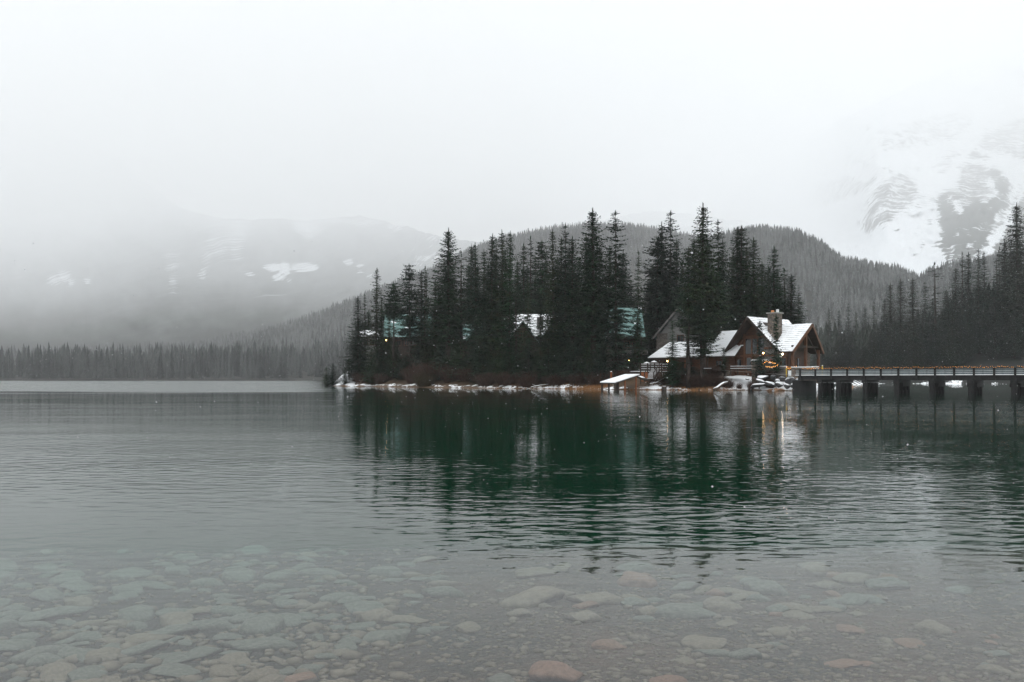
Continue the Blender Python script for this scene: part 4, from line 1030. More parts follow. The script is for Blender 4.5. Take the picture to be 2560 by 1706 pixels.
# ------------------------------------------------------------------ things around the lodge
def pillar(px, pyt, pyb, d, wpx, label):
    x = X(px, d); g = GZ(x, d) - .2; h = Z(pyt, d) - g; w = wpx*d/F/2
    t = thing('stone_pillar', label, 'pillar', (x, d, g), .6)
    MB().box(-w, w, -w, w, -.3, h).build('shaft', M['stone'], t, bevel=.04)
    MB().box(-w-.08, w+.08, -w-.08, w+.08, h+.003, h+.1).build('cap', M['concrete'], t)
    MB().box(-w-.06, w+.06, -w-.06, w+.06, h+.103, h+.24).build('snow_cap', M['snow'], t, bevel=.05)
pillar(1888, 904, 928, 104, 13, 'square stone pillar with a snow cap, left of the pair before the lodge')
pillar(1914, 904, 926, 104, 12, 'square stone pillar with a snow cap, wrapped in fairy lights')
def low_wall(name, label, px0, px1, pyt, d0, d1, mat, h=1.3, th=.4, snow=True):
    a = Vector((X(px0, d0), d0, 0)); b = Vector((X(px1, d1), d1, 0)); zt = Z(pyt, (d0+d1)/2); l = (b-a).length
    t = thing(name, label, 'wall', (a.x, a.y, zt-h), math.atan2(b.y-a.y, b.x-a.x))
    MB().box(0, l, -th/2, th/2, -.4, h).build('masonry', M[mat], t)
    if snow: MB().box(-.02, l+.02, -th/2-.03, th/2+.03, h+.003, h+.09).build('snow_cap', M['snow'], t)
low_wall('stone_wall', 'low fieldstone wall under fairy lights beside the bridge end', 1978, 2032, 919, 100.5, 99.5, 'stone', 1.6)
low_wall('retaining_wall', 'weathered plank wall between the pillars and the bridge', 1944, 1966, 917, 102.5, 102, 'grey_wood', 1.4, .3)
low_wall('planter', 'pale boxy stone planter at the porch corner', 2032, 2044, 918, 100, 99.6, 'concrete', .9, .7)
t = thing('utility_box', 'small pale utility box standing by the road at the bridge end', 'utility box', W(1974, 931, 98.5), -.3)
MB().box(-.19, .19, -.15, .15, -.5, .16).build('cabinet', M['white_paint'], t, bevel=.03); MB().box(-.21, .21, -.17, .17, .163, .2).build('lid', M['snow'], t)
def post(name, label, px, pyt, pyb, d, r, mat, cat='post', cap=True):
    b = W(px, pyb, d); h = (pyb-pyt)*d/F
    t = thing(name, label, cat, tuple(b)); MB().tube([(0, 0, -.6), (0, 0, h)], [r, r*.95], 9).build('shaft', M[mat], t)
    MB().tube([(0, 0, h+.002), (0, 0, h+.07)], [r*1.1, r*.6], 9).build('cap', M['snow'], t)
post('marker_post', 'yellow post at the lodge end of the bridge', 1966, 920, 931, 98.8, .07, 'yellow_paint')
post('marker_post', 'yellowish post standing clear against the dark trees by the bridge', 2056, 915, 929, 96, .08, 'yellow_paint')
post('mooring_post', 'rust orange post behind the snow-covered lean-to', 1528, 930, 948, 107, .13, 'orange_wood')
# dark railing with snow before the gable
a = W(1826, 925, 106); b = W(1880, 925, 104.5)
t = thing('railing', 'dark low railing with a snow-topped rail before the tall lodge windows', 'railing', tuple(a), math.atan2(b.y-a.y, b.x-a.x)); l = (b-a).length
for z in (.12, .42): 
    q = MB().box(0, l, -.04, .04, z-.1, z+.04).build('rail', M['timber_dark'], t); MB().box(0, l, -.05, .05, z+.043, z+.09).build('snow_cap', M['snow'], q)
for k in range(4): MB().box(l*k/3-.05, l*k/3+.05, .05, .13, -.6, .5).build('post', M['timber_dark'], t)
# road along the lake front
pts = [(1780, 925, 108), (1825, 928, 106), (1870, 931, 104), (1910, 934, 102), (1950, 937, 99), (1985, 939, 95.5), (2003, 939.5, 93.2)]
V = []; 
for px, py, d in pts:
    c = W(px, py, d); V += [(c.x-.3, c.y-1.2, max(c.z, GZ(c.x-.3, c.y-1.2)+.05)), (c.x+.4, c.y+1.6, max(c.z+.08, GZ(c.x+.4, c.y+1.6)+.05))]
me = bpy.data.meshes.new('road'); me.from_pydata(V, [], [(2*i, 2*i+2, 2*i+3, 2*i+1) for i in range(len(pts)-1)]); me.update()
M['road'] = simple('wet_road', (.10, .09, .085), (.17, .155, .145), 2, .6, kind='World')
tag(mesh_obj('road', me, M['road']), kind='structure')

# ------------------------------------------------------------------ lean-to over the water, stairs, terrace
zf, zb = Z(957, 99), Z(937.5, 108)
fl, fr_, br, blk = Vector((X(1500, 100), 100, zf)), Vector((X(1537, 98), 98, zf-.03)), Vector((X(1599, 106), 106, zb)), Vector((X(1562, 109), 109, zb))
o = (fl+fr_+br+blk)/4; o.z = 0
t = thing('lean_to', 'low lean-to with a sloping snow-white roof standing on posts over the water', 'shelter', tuple(o))
P = [tuple(p-o) for p in (fl, fr_, br, blk)]
r = MB().prism(P, (0, 0, -.14)).build('roof', M['timber_dark'], t); MB().prism(lift(P, .11), (0, 0, -.107)).build('snow_cover', M['snow'], r)
for (a_, b_, mt) in ((.08, .03, 'timber_dark'), (.55, .03, 'timber_dark'), (.95, .04, 'timber_dark'), (.95, .42, 'orange_wood'), (.95, .88, 'orange_wood'), (.35, .5, 'timber_dark'), (.1, .6, 'timber_dark')):
    p = (fl.lerp(fr_, a_)).lerp(blk.lerp(br, a_), b_) - o
    MB().tube([(p.x, p.y, -1.2), (p.x, p.y, p.z-.14)], [.13, .12], 8).build('post', M[mt], t)
t = thing('gangway', 'short dark gangway sloping from the lean-to down toward the plywood panel', 'gangway', tuple(W(1599, 943, 105.5)))
e = W(1618, 951, 104.5) - W(1599, 943, 105.5); MB().bar((0, 0, 0), tuple(e), .9, .22).build('boards', M['timber_dark'], t); MB().bar((0, 0, .135), tuple(e*.5 + Vector((0, 0, .135))), .6, .04).build('snow_patch', M['snow'], t)
q = W(1611, 947, 106.5)
t = thing('wooden_panel', 'upright orange-brown plywood panel at the foot of the wooden stairs', 'panel', tuple(q), .25)
MB().box(-.45, .45, -.04, .04, -.4, .85).build('board', M['orange_wood'], t); MB().box(-.5, .5, -.05, .05, .853, .9).build('top_rail', M['timber_dark'], t)
for s in (-1, 1): MB().box(s*.5-.05, s*.5+.05, .05, .15, -.8, .9).build('post', M['timber_dark'], t)
s0, s1 = W(1622, 950, 106), W(1638, 926, 110)
t = thing('stairs', 'dark wooden stairs with snow on every tread climbing to the terrace', 'stairs', tuple(s0), math.atan2((s1-s0).y, (s1-s0).x)); run = (s1.xy-s0.xy).length; rise = s1.z-s0.z
for k in range(8):
    q = MB().box(run*k/8, run*(k+1)/8, -.55, .55, rise*(k+1)/8-.08, rise*(k+1)/8).build('tread', M['timber_dark'], t); MB().box(run*k/8+.02, run*(k+1)/8-.05, -.5, .5, rise*(k+1)/8+.003, rise*(k+1)/8+.05).build('snow', M['snow'], q)
for s in (-.6, .6): MB().bar((0, s, -.1), (run, s, rise-.1), .08, .3).bar((0, s, .9), (run, s, rise+.9), .07, .09).build('stringer', M['timber_dark'], t)
for s in (-.6, .6):
    for x_ in (.05, .5, .95): MB().box(run*x_-.05, run*x_+.05, s-.05, s+.05, rise*x_-.3, rise*x_+.95).build('post', M['timber_dark'], t)
q = W(1632, 929, 113)
t = thing('terrace', 'dark timber terrace with snow-topped rails at the low end of the lodge wing', 'terrace', tuple(q), .25)
MB().box(-2.6, 1.6, -1.6, 2.2, -.25, -.05).build('deck', M['timber_dark'], t); MB().box(-2.6, 1.6, -1.55, 2.15, -.047, .05).build('deck_snow', M['snow'], t)
for z in (.3, .62, .94):
    q2 = MB().box(-2.6, 1.6, -1.6, -1.52, z-.07, z+.05).build('rail', M['grey_wood'], t); MB().box(-2.6, 1.6, -1.62, -1.5, z+.053, z+.10).build('snow_cap', M['snow'], q2)
for k in range(5): MB().box(-2.6+k*1.05-.06, -2.6+k*1.05+.06, -1.75, -1.63, -2.0, 1.15).build('post', M['timber_dark'], t)
def parasol(px, py, d, w, label):
    b = W(px, py, d); h = 2.0
    t = thing('parasol', label, 'parasol', (b.x, b.y, b.z-h))
    MB().tube([(0, 0, 0), (0, 0, h)], [.04, .04], 6).build('pole', M['grey_wood'], t)
    c = MB().tube([(0, 0, h-.32), (0, 0, h-.02)], [w, .08], 8).build('canopy', M['grey_wood'], t); MB().tube([(0, 0, h-.13), (0, 0, h+.05)], [w*.62, .05], 8).build('snow_cap', M['snow'], c)
parasol(1635, 903, 113, .75, 'small snow-topped parasol standing on the terrace by the stairs'); parasol(1617, 906, 114, .8, 'grey parasol farther from the lodge on the terrace')
t = thing('wood_table', 'small table with pale bottles below the lamp on the wing wall', 'table', tuple(W(1769, 921, 107.5)))
MB().box(-.45, .45, -.3, .3, -.05, .02).build('top', M['white_paint'], t)
for sx in (-.38, .38): MB().box(sx-.04, sx+.04, -.25, .25, -.8, -.053).build('leg', M['timber_dark'], t)

# ------------------------------------------------------------------ shrubs, logs, boulders, lake stones, falling snow
M['twig'] = simple('bare_twigs', (.030, .017, .012), (.075, .038, .026), 2.5, .9, kind='World')
M['twig_olive'] = simple('olive_twigs', (.030, .024, .012), (.065, .048, .024), 2.5, .9, kind='World')
M['dry_grass'] = simple('dry_grass', (.16, .075, .03), (.30, .15, .06), 3, .9, kind='World')
M['boulder'] = snowy('snowy_boulder', (.035, .037, .04), (.11, .11, .112), 1.6, .30, .62, .42, nscale=1.5)
M['boulder_wet'] = simple('wet_tan_boulder', (.15, .085, .05), (.30, .18, .11), 2.0, .6, bump=.5, kind='World')
M['log_snow'] = snowy('snowy_log', (.05, .035, .025), (.12, .085, .06), 3, .25, .6, .62, nscale=2.)
M['log_bare'] = simple('bare_driftwood', (.11, .075, .05), (.24, .18, .13), 4, .85, (1, 1, 1), .3)
def shrub_mesh(name, seed, n=420, R=1.6, H=2.0):
    r = random.Random(seed); V = []; Fc = []
    def tw(p, q, w):
        b = len(V); d = Vector(q)-Vector(p); s = Vector((d.y, -d.x, 0)); s = s.normalized()*w if s.length > 1e-5 else Vector((w, 0, 0))
        k = Vector((r.uniform(-1, 1), r.uniform(-1, 1), r.uniform(-1, 1))).normalized()*w
        V.extend([tuple(Vector(p)-s-k*.3), tuple(Vector(p)+s+k*.3), tuple(q)]); Fc.append((b, b+1, b+2))
    for i in range(n):
        a = r.random()*6.28; rad = R*sqrt(r.random())*.75
        p = (cos(a)*rad*.6, sin(a)*rad*.6, -.1); h = H*(1-.5*(rad/R)**2)*r.uniform(.45, 1.05)
        q = (cos(a)*rad*1.25 + r.gauss(0, .2), sin(a)*rad*1.25 + r.gauss(0, .2), h)
        tw(p, q, .028)
        for k in range(5):
            t = r.uniform(.3, .95); c = [p[j]+(q[j]-p[j])*t for j in range(3)]; l = r.uniform(.2, .6)
            b_ = r.random()*6.28; tw(c, (c[0]+cos(b_)*l*.7, c[1]+sin(b_)*l*.7, c[2]+l*r.uniform(.1, .8)), .017)
    return np_mesh(name, np.array(V), np.array(Fc))
_sh = [shrub_mesh('twigs', s) for s in (1, 2, 3)]
_shm = {}
def shrub(px, pyt, d, wm, label, group=None, mat='twig', k=0):
    x = X(px, d); g = GZ(x, d) - .1; h = Z(pyt, d) - g
    if (k, mat) not in _shm:
        me = _sh[k].copy(); me.materials.append(M[mat]); _shm[(k, mat)] = me
    o = mesh_obj('bare_shrub', _shm[(k, mat)]); o.location = (x, d, g); o.scale = (wm/1.6, wm/1.6, max(.5, h)/2.0); o.rotation_euler = (0, 0, random.Random(px).random()*6.28)
    return tag(o, label, 'shrub', group)
SG = 'leafless shrubs along the lodge shore'
for px, pyt, d, wm, lab, mt, k in [
 (1040,905,142,3.2,'rounded brown thicket of bare twigs, left of the two big ones on the point','twig',0),
 (1085,895,139,4.0,'widest brown bare thicket under the tallest pointed spruce on the point','twig',1),
 (1062,925,136.5,2.6,'olive tinged low bush leaning over the water on the point','twig_olive',2),
 (1130,908,135.5,3.0,'brown bare bush right below the tall pointed spruce','twig',2),
 (1172,915,132.5,2.8,'reddish bare bush beside a pale leaning log','twig',0),
 (905,925,155,2.4,'sparse brown bush just inside the snowy tip','twig',1),
 (955,930,149,2.6,'low brown bush on the snowy strip near the tip','twig',2),
 (1215,928,127,2.6,'brown bush at the foot of the middle row of spruces','twig',1),
 (1265,925,123.5,2.6,'dark bush below the dormer chalet','twig',0),
 (1325,925,121,2.6,'rust brown bush below the two dormers','twig',2),
 (1390,932,118.5,2.4,'low bush between the dormers and the lean-to','twig',1),
 (1450,930,116.5,2.6,'rust brown bush left of the lean-to','twig',0),
 (1500,925,113.5,2.6,'brown bush right behind the lean-to roof','twig',2),
 (1555,922,113,2.4,'brown bush behind the high side of the lean-to','twig',1),
 (1668,925,106.5,1.8,'dark brush mixed with a snowy fallen crown by the stairs','twig',0),
 (1705,930,105.5,2.2,'brown bush under the wing lamps, nearest the stump','twig',1),
 (1735,932,105,2.4,'brown bush in the middle of the bank below the wing','twig',2),
 (1768,930,105,2.2,'brown bush above the curved snowy log','twig',0),
 (1795,936,104.8,1.9,'brown bush just right of the curved snowy log','twig',1),
 (1818,945,104.4,1.2,'round reddish bush at the edge of the open snow bank','twig',2),
 (1848,955,103.6,.5,'small reddish bush lowest on the open snow bank','twig',0),
 (1877,946,101.8,.6,'little black twiggy plant on the open snow bank','twig',1),
 (1785,905,108,1.5,'tall thin-stemmed bush before the wing wall','twig',1),
 (1925,908,102.6,1.1,'bare shrub hung with fairy lights between pillar and wall','twig',2),
 (1640,938,107,1.2,'small bush at the foot of the stairs','twig',2)]:
    shrub(px, pyt, d, wm, lab, SG, mt, k)
garland('string_lights', 'warm fairy lights looped over the bare shrub by the pillar', [W(1908, 909, 101.6), W(1915, 904, 101.6), W(1935, 908, 101.6), W(1945, 914, 101.6), W(1925, 919, 101.6), W(1912, 916, 101.6)], 60, .09, .026, 8)
# rust coloured reeds and dry grass at the waterline
def tufts(name, label, spots, seed):
    r = random.Random(seed); V = []; Fc = []
    for px, d, n, sp_, h in spots:
        cx = X(px, d)
        for i in range(n):
            x = cx + r.gauss(0, sp_); y = d + r.gauss(0, .5); z = max(0, GZ(x, y)) - .03; b = len(V); l = h*r.uniform(.5, 1.2)
            dx, dy = r.gauss(0, .25)*l, r.gauss(0, .2)*l
            V += [(x-.025, y, z), (x+.025, y, z), (x+dx, y+dy, z+l)]; Fc.append((b, b+1, b+2))
    o = mesh_obj(name, np_mesh(name, np.array(V), np.array(Fc)), M['dry_grass']); tag(o, label, 'grass', kind='stuff')
tufts('dry_grass', 'rust coloured dry grass along the waterline', [(1462,113.4,260,1.3,.55),(1485,112,260,1.1,.6),(1500,111,120,.6,.6),(1720,103.6,160,2.2,.3),(1755,103.4,160,1.8,.3),(1800,103.4,160,1.6,.28),(1395,116.5,80,1.5,.25),(1585,106,70,.8,.3),(1250,122.4,80,2,.25),(1330,119.3,70,2,.25),(2125,150,60,1.5,.4)], 3)

def log(name, label, pts, r0, r1, mat, cat='log', branches=0, seed=0):
    P = [W(*p) for p in pts]; o = P[0]; mb = MB(); rr = random.Random(seed)
    Q = [p-o for p in P]; n = len(Q)
    mb.tube(Q, [r0+(r1-r0)*i/(n-1) for i in range(n)], 9)
    for k in range(branches):
        i = rr.randrange(n-1); c = Q[i].lerp(Q[i+1], rr.random()); v = Vector((rr.uniform(-1, 1), rr.uniform(-.5, .3), rr.uniform(-.1, .9)))*rr.uniform(.4, 1.3)
        mb.tube([c, c+v*.6, c+v], [.05, .03, .01], 5)
    b = mb.build(name, M[mat], None, True); b.location = o; return tag(b, label, cat)
log('fallen_log', 'curved snow-covered log sliding from the bank into the water below the lodge', [(1785,975,102.2),(1795,969,102.4),(1803,962,102.6),(1810,958,103),(1818,956,103.6)], .24, .16, 'log_snow')
log('fallen_log', 'long snowy log lying on the strip at the tip of the point', [(905,966,151),(935,963.5,151),(975,961.5,150)], .16, .10, 'log_snow')
log('fallen_log', 'thin pale pole leaning up from the snow near the tip', [(897,963,152.5),(903,954,153),(911,945,153.5)], .09, .05, 'log_bare')
log('fallen_log', 'low log ending the snow strip before the olive bush', [(985,968,142),(1010,966,142),(1040,964.5,141)], .14, .08, 'log_bare')
log('fallen_log', 'pale driftwood pole slanting to the water right of the olive bush', [(1066,970,135.5),(1085,966,136),(1106,960,137)], .11, .06, 'log_bare')
log('fallen_log', 'twin of the slanting driftwood pole, lying flatter on the snow', [(1080,968.5,134.8),(1112,966,134.8),(1150,964,134.5)], .10, .05, 'log_bare')
log('fallen_log', 'broken pale trunk leaning high in the brown thicket', [(1112,915,139),(1118,907,139.2),(1126,901,139.5)], .24, .14, 'log_snow', branches=3)
log('fallen_log', 'snow-lined driftwood tangle below the dormer chalet', [(1328,969,118.8),(1350,964,119),(1372,961,119.4)], .13, .06, 'log_snow', branches=4, seed=3)
log('fallen_log', 'straight snowy log lying along the waterline left of the lean-to', [(1385,971.5,117.6),(1420,971,116.6),(1455,970.5,115.4)], .17, .14, 'log_snow')
log('fallen_log', 'long low log along the waterline under the middle spruces', [(1222,970.5,124.4),(1262,971,122.6),(1318,971.5,119.8)], .15, .11, 'log_snow')
log('fallen_tree', 'snow-crusted fallen tree crown on the beach by the stairs', [(1625,962,106),(1642,957,106),(1658,948,106.6),(1668,941,107)], .16, .05, 'log_snow', 'fallen tree', 16, 5)
log('fallen_log', 'thin snowy branch lying across the beach by the stump', [(1597,969,105.6),(1625,966,105.2),(1648,962,105)], .07, .03, 'log_snow', branches=5, seed=7)
log('fallen_log', 'rust coloured pole lying half in water before the bank', [(1820,975.5,103),(1790,976,102.9),(1762,977,102.7)], .09, .05, 'boulder_wet')
t = thing('tree_stump', 'thick dark stump standing in the water at the snowy beach', 'stump', (X(1660, 101.5), 101.5, 0))
MB().tube([(0, 0, -1.2), (0, 0, .1), (.02, 0, .52)], [.36, .33, .32], 12).build('wood', M['bark'], t); MB().tube([(.02, 0, .522), (.02, 0, .55)], [.26, .22], 12).build('snow_patch', M['snow'], t)
log('mooring_post', 'short dark post in the water before the snow bank', [(1878,985,99.5),(1878,972,99.5)], .14, .13, 'black_wood', 'post')

import bmesh
def rock_mesh(name, seed, flat=.7, sub=3, crag=.28, facets=0):
    r = random.Random(seed); bm = bmesh.new(); bmesh.ops.create_icosphere(bm, subdivisions=sub, radius=1)
    pl = [(Vector((r.gauss(0, 1), r.gauss(0, 1), r.gauss(0, .8))).normalized(), r.uniform(.55, .88)) for _ in range(facets)]
    ox = r.random()*50
    for v in bm.verts:
        c = v.co.copy()
        for n, dd in pl:
            k = c.dot(n) - dd
            if k > 0: c -= n*k*.92
        n1 = float(fbm(np.array([c.x*1.1+ox]), np.array([c.y*1.1+c.z*1.3+ox]), 3)[0]) - .5
        c *= 1 + crag*2*n1; c.z *= flat; v.co = c
    me = bpy.data.meshes.new(name); bm.to_mesh(me); bm.free()
    for p in me.polygons: p.use_smooth = True
    return me
_bm = [rock_mesh('boulder', 40+i, .75, 3, .22, 9) for i in range(5)]
_bmm = {}
def boulder(px, py, d, wpx, label, mat='boulder', k=0, hh=1.):
    if (k, mat) not in _bmm: me = _bm[k].copy(); me.materials.append(M[mat]); _bmm[(k, mat)] = me
    p = W(px, py, d); s = wpx*d/F/2*1.15; o = mesh_obj('boulder', _bmm[(k, mat)]); o.location = p; o.scale = (s, s*.9, s*hh); o.rotation_euler = (random.Random(px*7+py).uniform(-.3, .3), random.Random(px).uniform(-.3, .3), random.Random(py+px).random()*6)
    tag(o, label, 'boulder', 'boulders on the bank at the bridge end')
for a in [
 (1948,962,97.5,20,'sharp-edged grey boulder in the lower row, left of the bridge','boulder',0),(1966,966,96.6,17,'rounded grey boulder second from the left in the lower row','boulder',1),(1985,966,96,20,'broad grey boulder in the lower row nearest the bridge','boulder',2),
 (1974,953,97.2,25,'largest snow-topped boulder, high in the pile beside the bridge','boulder',3),(1998,961,95.2,15,'dark boulder touching the bridge abutment','boulder',4),(1995,951,95.6,13,'small snow-capped boulder on top beside the abutment','boulder',1),
 (1944,953,98.6,13,'snow-covered boulder left of the largest one','boulder',2),(1955,947,99.3,15,'brownish flat boulder just below the road','boulder',4),(1908,943,101,25,'long flat boulder poking from the snow under the pillars','boulder',0,.5),
 (1933,944,100.6,15,'small tan boulder by the road edge','boulder',3),(1902,953,100.6,24,'wide dark ledge of rock in the middle of the snow bank','boulder',1,.45),(1897,964,100.2,40,'widest black rock ledge just above the waterline','boulder',2,.35),
 (1928,961,99.4,30,'dark ledge between the black rock and the lower boulders','boulder',4,.5),(1869,948,103,10,'lone stone high in the open snow','boulder',3,.6),
 (1942,975,97,15,'tan wet stone at the waterline, left of three','boulder_wet',0,.6),(1954,976,96.4,18,'tan wet stone at the waterline, middle of three','boulder_wet',1,.6),(1986,976,95.4,14,'tan wet stone at the waterline, right of three','boulder_wet',2,.7),
 (1925,976,98,18,'low tan wet stone farthest from the bridge','boulder_wet',3,.4),(2115,959,140,16,'snowy boulder seen between the bridge piles','boulder',1),(2127,967,138,22,'low wet boulder in the water seen under the bridge','boulder_wet',4,.5),(2085,962,128,16,'grey boulder in the shade under the bridge','boulder',0),
 (1838,974,103,9,'flat stone at the end of the snowy strip by the water','boulder',2,.5),(1690,975,103.6,9,'snow-patched stone right of the stump','boulder',3,.6),(1715,976,103.2,8,'pale stone at the waterline below the wing','boulder_wet',1,.6),(1618,974,104.6,10,'orange stone at the edge of the snowy beach','boulder_wet',2,.6)]:
    boulder(*a)

# stones on the lake bed
M['cobble'] = simple('lake_cobble', (.092, .094, .077), (.19, .185, .152), 6, .7, bump=.3, kind='Object')
M['cobble_tan'] = simple('tan_lake_stone', (.13, .104, .077), (.23, .186, .14), 5, .7, bump=.3)
M['cobble_red'] = simple('reddish_lake_stone', (.15, .085, .058), (.25, .15, .106), 5, .7, bump=.3)
_ck = [rock_mesh('stone', 70+i, .44, 3, .18, 8) for i in range(7)]
_ckm = {}
def bed_at(px, py):
    d = F*EYE/(py-HY)
    for _ in range(30):
        zb_ = float(bed_z(np.array([X(px, d)]), np.array([d]))[0]); d = d*.5 + .5*F*(EYE-zb_)/(py-HY)
    return X(px, d), d, zb_
def stone(x, y, z, sx, sy, sz, rz, mat, k, label, group):
    if (k, mat) not in _ckm: me = _ck[k].copy(); me.materials.append(M[mat]); _ckm[(k, mat)] = me
    o = mesh_obj('lake_stone', _ckm[(k, mat)]); o.location = (x, y, z); o.scale = (sx, sy, sz); o.rotation_euler = (0, 0, rz); return tag(o, label, 'stone', group)
placed = []
LS = 'stones on the lake bed'
for px0, px1, py0, py1, mt, k, hgt, lab in [
 (1325,1455,1662,1712,'cobble_red',0,1.5,'large peaked reddish stone nearest the viewer'),(1710,1832,1588,1628,'cobble_tan',1,1.0,'long smooth tan stone lying alone on the gravel'),
 (1415,1503,1530,1558,'cobble_tan',2,1.1,'oval pale tan stone in front of the cobble field'),(1481,1568,1603,1626,'cobble_red',3,.8,'flat reddish stone left of the long smooth tan one'),
 (1916,1984,1567,1596,'cobble_tan',4,1.1,'small humped tan stone right of the long smooth one'),(2060,2165,1647,1670,'cobble_red',5,.5,'broad flat reddish slab low on the gravel'),
 (2285,2375,1552,1590,'cobble_tan',6,1.2,'angular tan stone farthest right on the gravel'),(2092,2160,1556,1590,'cobble_red',0,1.1,'blocky reddish stone between the humped and the angular ones'),
 (1835,1908,1470,1502,'cobble_tan',1,1.1,'rounded stone at the edge of the deeper water'),(1536,1617,1478,1522,'cobble',2,.7,'big pale flat stone among the deeper cobbles'),
 (1634,1797,1520,1548,'cobble',3,.7,'longest pale slab in the deeper cobbles'),(2237,2316,1592,1620,'cobble_red',4,.5,'low reddish slab in front of the angular stone'),
 (1914,1982,1508,1536,'cobble',5,1.1,'round dark grey cobble behind the humped tan stone'),(1134,1205,1548,1585,'cobble_tan',6,1.0,'lone tan stone on gravel at the middle of the shallows'),
 (960,1072,1542,1562,'cobble_tan',0,.7,'slender pale slab left of the lone tan stone'),(476,558,1608,1648,'cobble',1,1.1,'domed cobble at the back of the near cobble field'),
 (555,740,1597,1630,'cobble',2,.6,'very long slab lying across the cobble field'),(544,631,1634,1670,'cobble_tan',3,1.0,'plump cobble just in front of the very long slab'),
 (604,698,1672,1708,'cobble_tan',4,1.0,'rounded pale cobble at the very front of the cobble field'),(702,802,1682,1710,'cobble_red',5,.8,'reddish flat stone at the very front beside the cobbles'),
 (163,272,1664,1702,'cobble',6,.8,'broad grey slab at the front left of the cobble field'),(2120,2165,1520,1545,'cobble_tan',2,.8,'thin tan stone behind the blocky reddish one'),
 (1790,1850,1548,1566,'cobble_tan',5,.6,'small narrow stone behind the long smooth tan one'),(1680,1740,1640,1660,'cobble_tan',6,.5,'low broken stone in front of the long smooth tan one'),
 (1960,2040,1528,1550,'cobble_tan',3,.6,'long low slab joining the round dark cobble')]:
    x, y, z = bed_at((px0+px1)/2, py1-(py1-py0)*.3); w = (px1-px0)*y/F/2
    dy = max(.5*w, min(w*1.1, (py1-py0)/2*y*y/(F*EYE)*.9)); stone(x, y, z + w*.12*hgt, w*1.08, dy, w*.75*hgt, 0.0, mt, k, lab, LS); placed.append((x, y, w))
rs = random.Random(12); nst = 0; tries = 0
while nst < 272 and tries < 20000:
    tries += 1
    px = rs.uniform(-60, 2500); py = 1375 + 340*rs.random()**.85
    dens = 1. if px < 900 else (.8 if px < 1150 and py < 1600 else .12)
    if 1280 < px < 2250 and 1420 < py < 1545: dens = .85
    if px > 2300: dens = .12
    if rs.random() > dens: continue
    x, y, z = bed_at(px, py); w = rs.choice([.05, .06, .075, .085, .10, .12, .15]) * rs.uniform(.8, 1.2)*(1.15 if y > 5.5 else 1.)*(.6 if dens < .2 else 1)
    if any((x-a)**2 + (y-b)**2 < (.54*(w+c))**2 for a, b, c in placed): continue
    placed.append((x, y, w)); nst += 1
    stone(x, y, z + w*.1, w*rs.uniform(.85, 1.7), w*rs.uniform(.6, 1.1), w*rs.uniform(.6, 1.15), rs.uniform(-.9, .9), rs.choice(['cobble', 'cobble', 'cobble_tan', 'cobble'] if px < 1300 else ['cobble', 'cobble_tan', 'cobble_tan', 'cobble_red']), rs.randrange(7),
          'grey-green water-worn stone half bedded among its like on the lake floor', 'cobbles packed on the lake bed')
# finer rubble between them
V = []; Fc = []; b0 = 0
pv_ = []; 
for i in range(3):
    me = rock_mesh('pebble', 90+i, .55, 1, .15, 4); pv_.append((np.array([v.co[:] for v in me.vertices]), np.array([p.vertices[:] for p in me.polygons]))); bpy.data.meshes.remove(me)
rg = np.random.default_rng(8)
n = 5200; pxs = 2640 - 2720*rg.random(n)**1.25; pys = rg.uniform(1315, 1730, n); dd = F*EYE/(pys-HY)
for _ in range(25): dd = dd*.5 + .5*F*(EYE-bed_z((pxs-HX)*dd/F, dd))/(pys-HY)
xx = (pxs-HX)*dd/F; zz = bed_z(xx, dd); sz = rg.uniform(.007, .020, n)*np.where(pxs < 1000, 1.6, 1.0)*np.where(rg.random(n) < .12, 1.9, 1)
for i in range(n):
    v, f = pv_[i % 3]; a = rg.random()*6.28; c, s_ = cos(a), sin(a)
    q = np.stack([(v[:,0]*c - v[:,1]*s_)*sz[i]*1.3 + xx[i], (v[:,0]*s_ + v[:,1]*c)*sz[i] + dd[i], v[:,2]*sz[i] + zz[i] + sz[i]*.2], 1)
    V.append(q); Fc.append(f + b0); b0 += len(v)
o = mesh_obj('pebbles', np_mesh('pebbles', np.concatenate(V), np.concatenate(Fc), True), M['cobble_tan']); tag(o, 'small pebbles and gravel scattered on the lake bed', 'pebbles', kind='stuff')
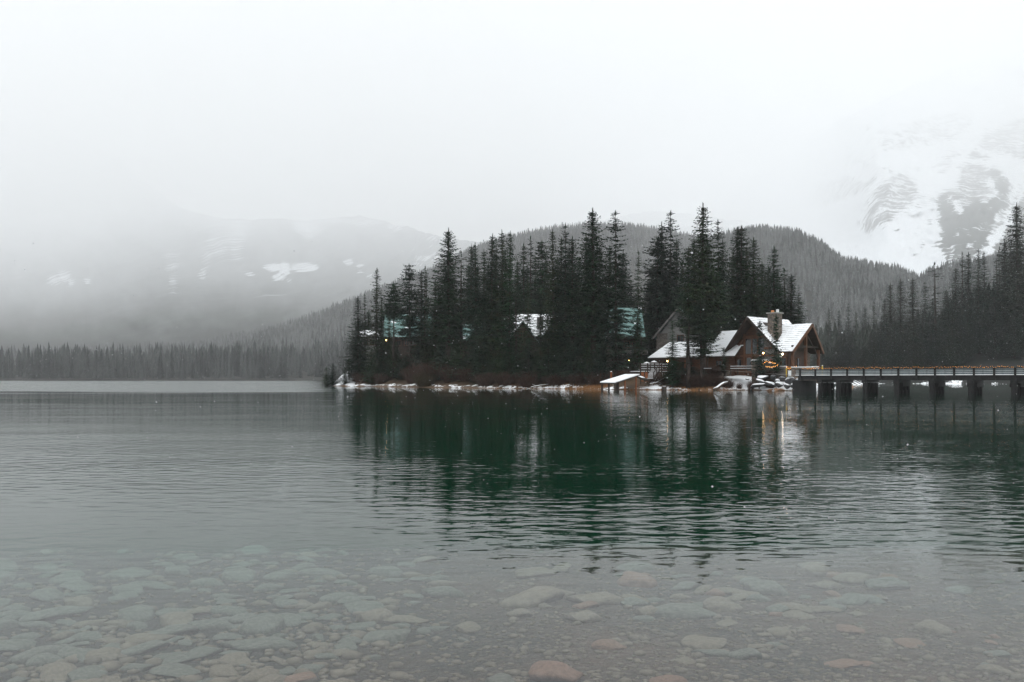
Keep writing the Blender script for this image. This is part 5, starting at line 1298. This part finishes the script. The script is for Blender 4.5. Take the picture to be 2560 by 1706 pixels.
# sunken logs
def sunk(label, a, b, r0, r1):
    xa, ya, za_ = bed_at(*a); xb, yb, zb_ = bed_at(*b); mb = MB(); n = 7
    mb.tube([((xb-xa)*i/n + .04*sin(i*1.7), (yb-ya)*i/n, (zb_-za_)*i/n + .1) for i in range(n+1)], [r0+(r1-r0)*i/n for i in range(n+1)], 9)
    o = mb.build('sunken_log', M['log_bare'], None, True); o.location = (xa, ya, za_); tag(o, label, 'log', 'sunken logs')
sunk('pale sunken log slanting toward the viewer in the green water', (1640, 1282), (1880, 1322), .07, .14)
sunk('dark thin sunken log lying farther out in the green water', (1660, 1206), (1890, 1226), .07, .05)
# falling snow: flakes in the air
n = 1100; dd = rg.uniform(1.3, 30, n)**1.0; u = rg.uniform(-60, 2620, n); yy = rg.uniform(600, 1350, n); zz = EYE + (HY-yy)*dd/F; ok = zz > .12
u, dd, zz = u[ok], dd[ok], zz[ok]; n = len(u); s = rg.uniform(.0013, .0030, n)*np.clip(dd/3.2, .8, 4.2)**.62
oc = np.array([(1,0,0),(-1,0,0),(0,1,0),(0,-1,0),(0,0,1),(0,0,-1)]); of = np.array([(0,2,4),(2,1,4),(1,3,4),(3,0,4),(2,0,5),(1,2,5),(3,1,5),(0,3,5)])
V = (oc[None]*s[:,None,None] + np.stack([(u-HX)*dd/F, dd, zz], 1)[:,None,:]).reshape(-1, 3)
me = np_mesh('falling_snow', V, (of[None] + (np.arange(n)*6)[:,None,None]).reshape(-1, 3), True)
m, nt = nodes_of('snowflake'); a_ = N(nt, 'ShaderNodeBsdfTranslucent'); b_ = N(nt, 'ShaderNodeBsdfDiffuse'); t_ = N(nt, 'ShaderNodeBsdfTransparent')
for q in (a_, b_): q.inputs[0].default_value = (.9, .92, .94, 1)
m1 = N(nt, 'ShaderNodeMixShader'); L(nt, a_.outputs[0], m1.inputs[1]); L(nt, b_.outputs[0], m1.inputs[2]); m2 = N(nt, 'ShaderNodeMixShader', Fac=.55); L(nt, t_.outputs[0], m2.inputs[1]); L(nt, m1.outputs[0], m2.inputs[2])
oo = N(nt, 'ShaderNodeOutputMaterial'); L(nt, m2.outputs[0], oo.inputs[0])
tag(mesh_obj('falling_snow', me, m), 'small snowflakes drifting down over the lake', 'snow', kind='stuff')
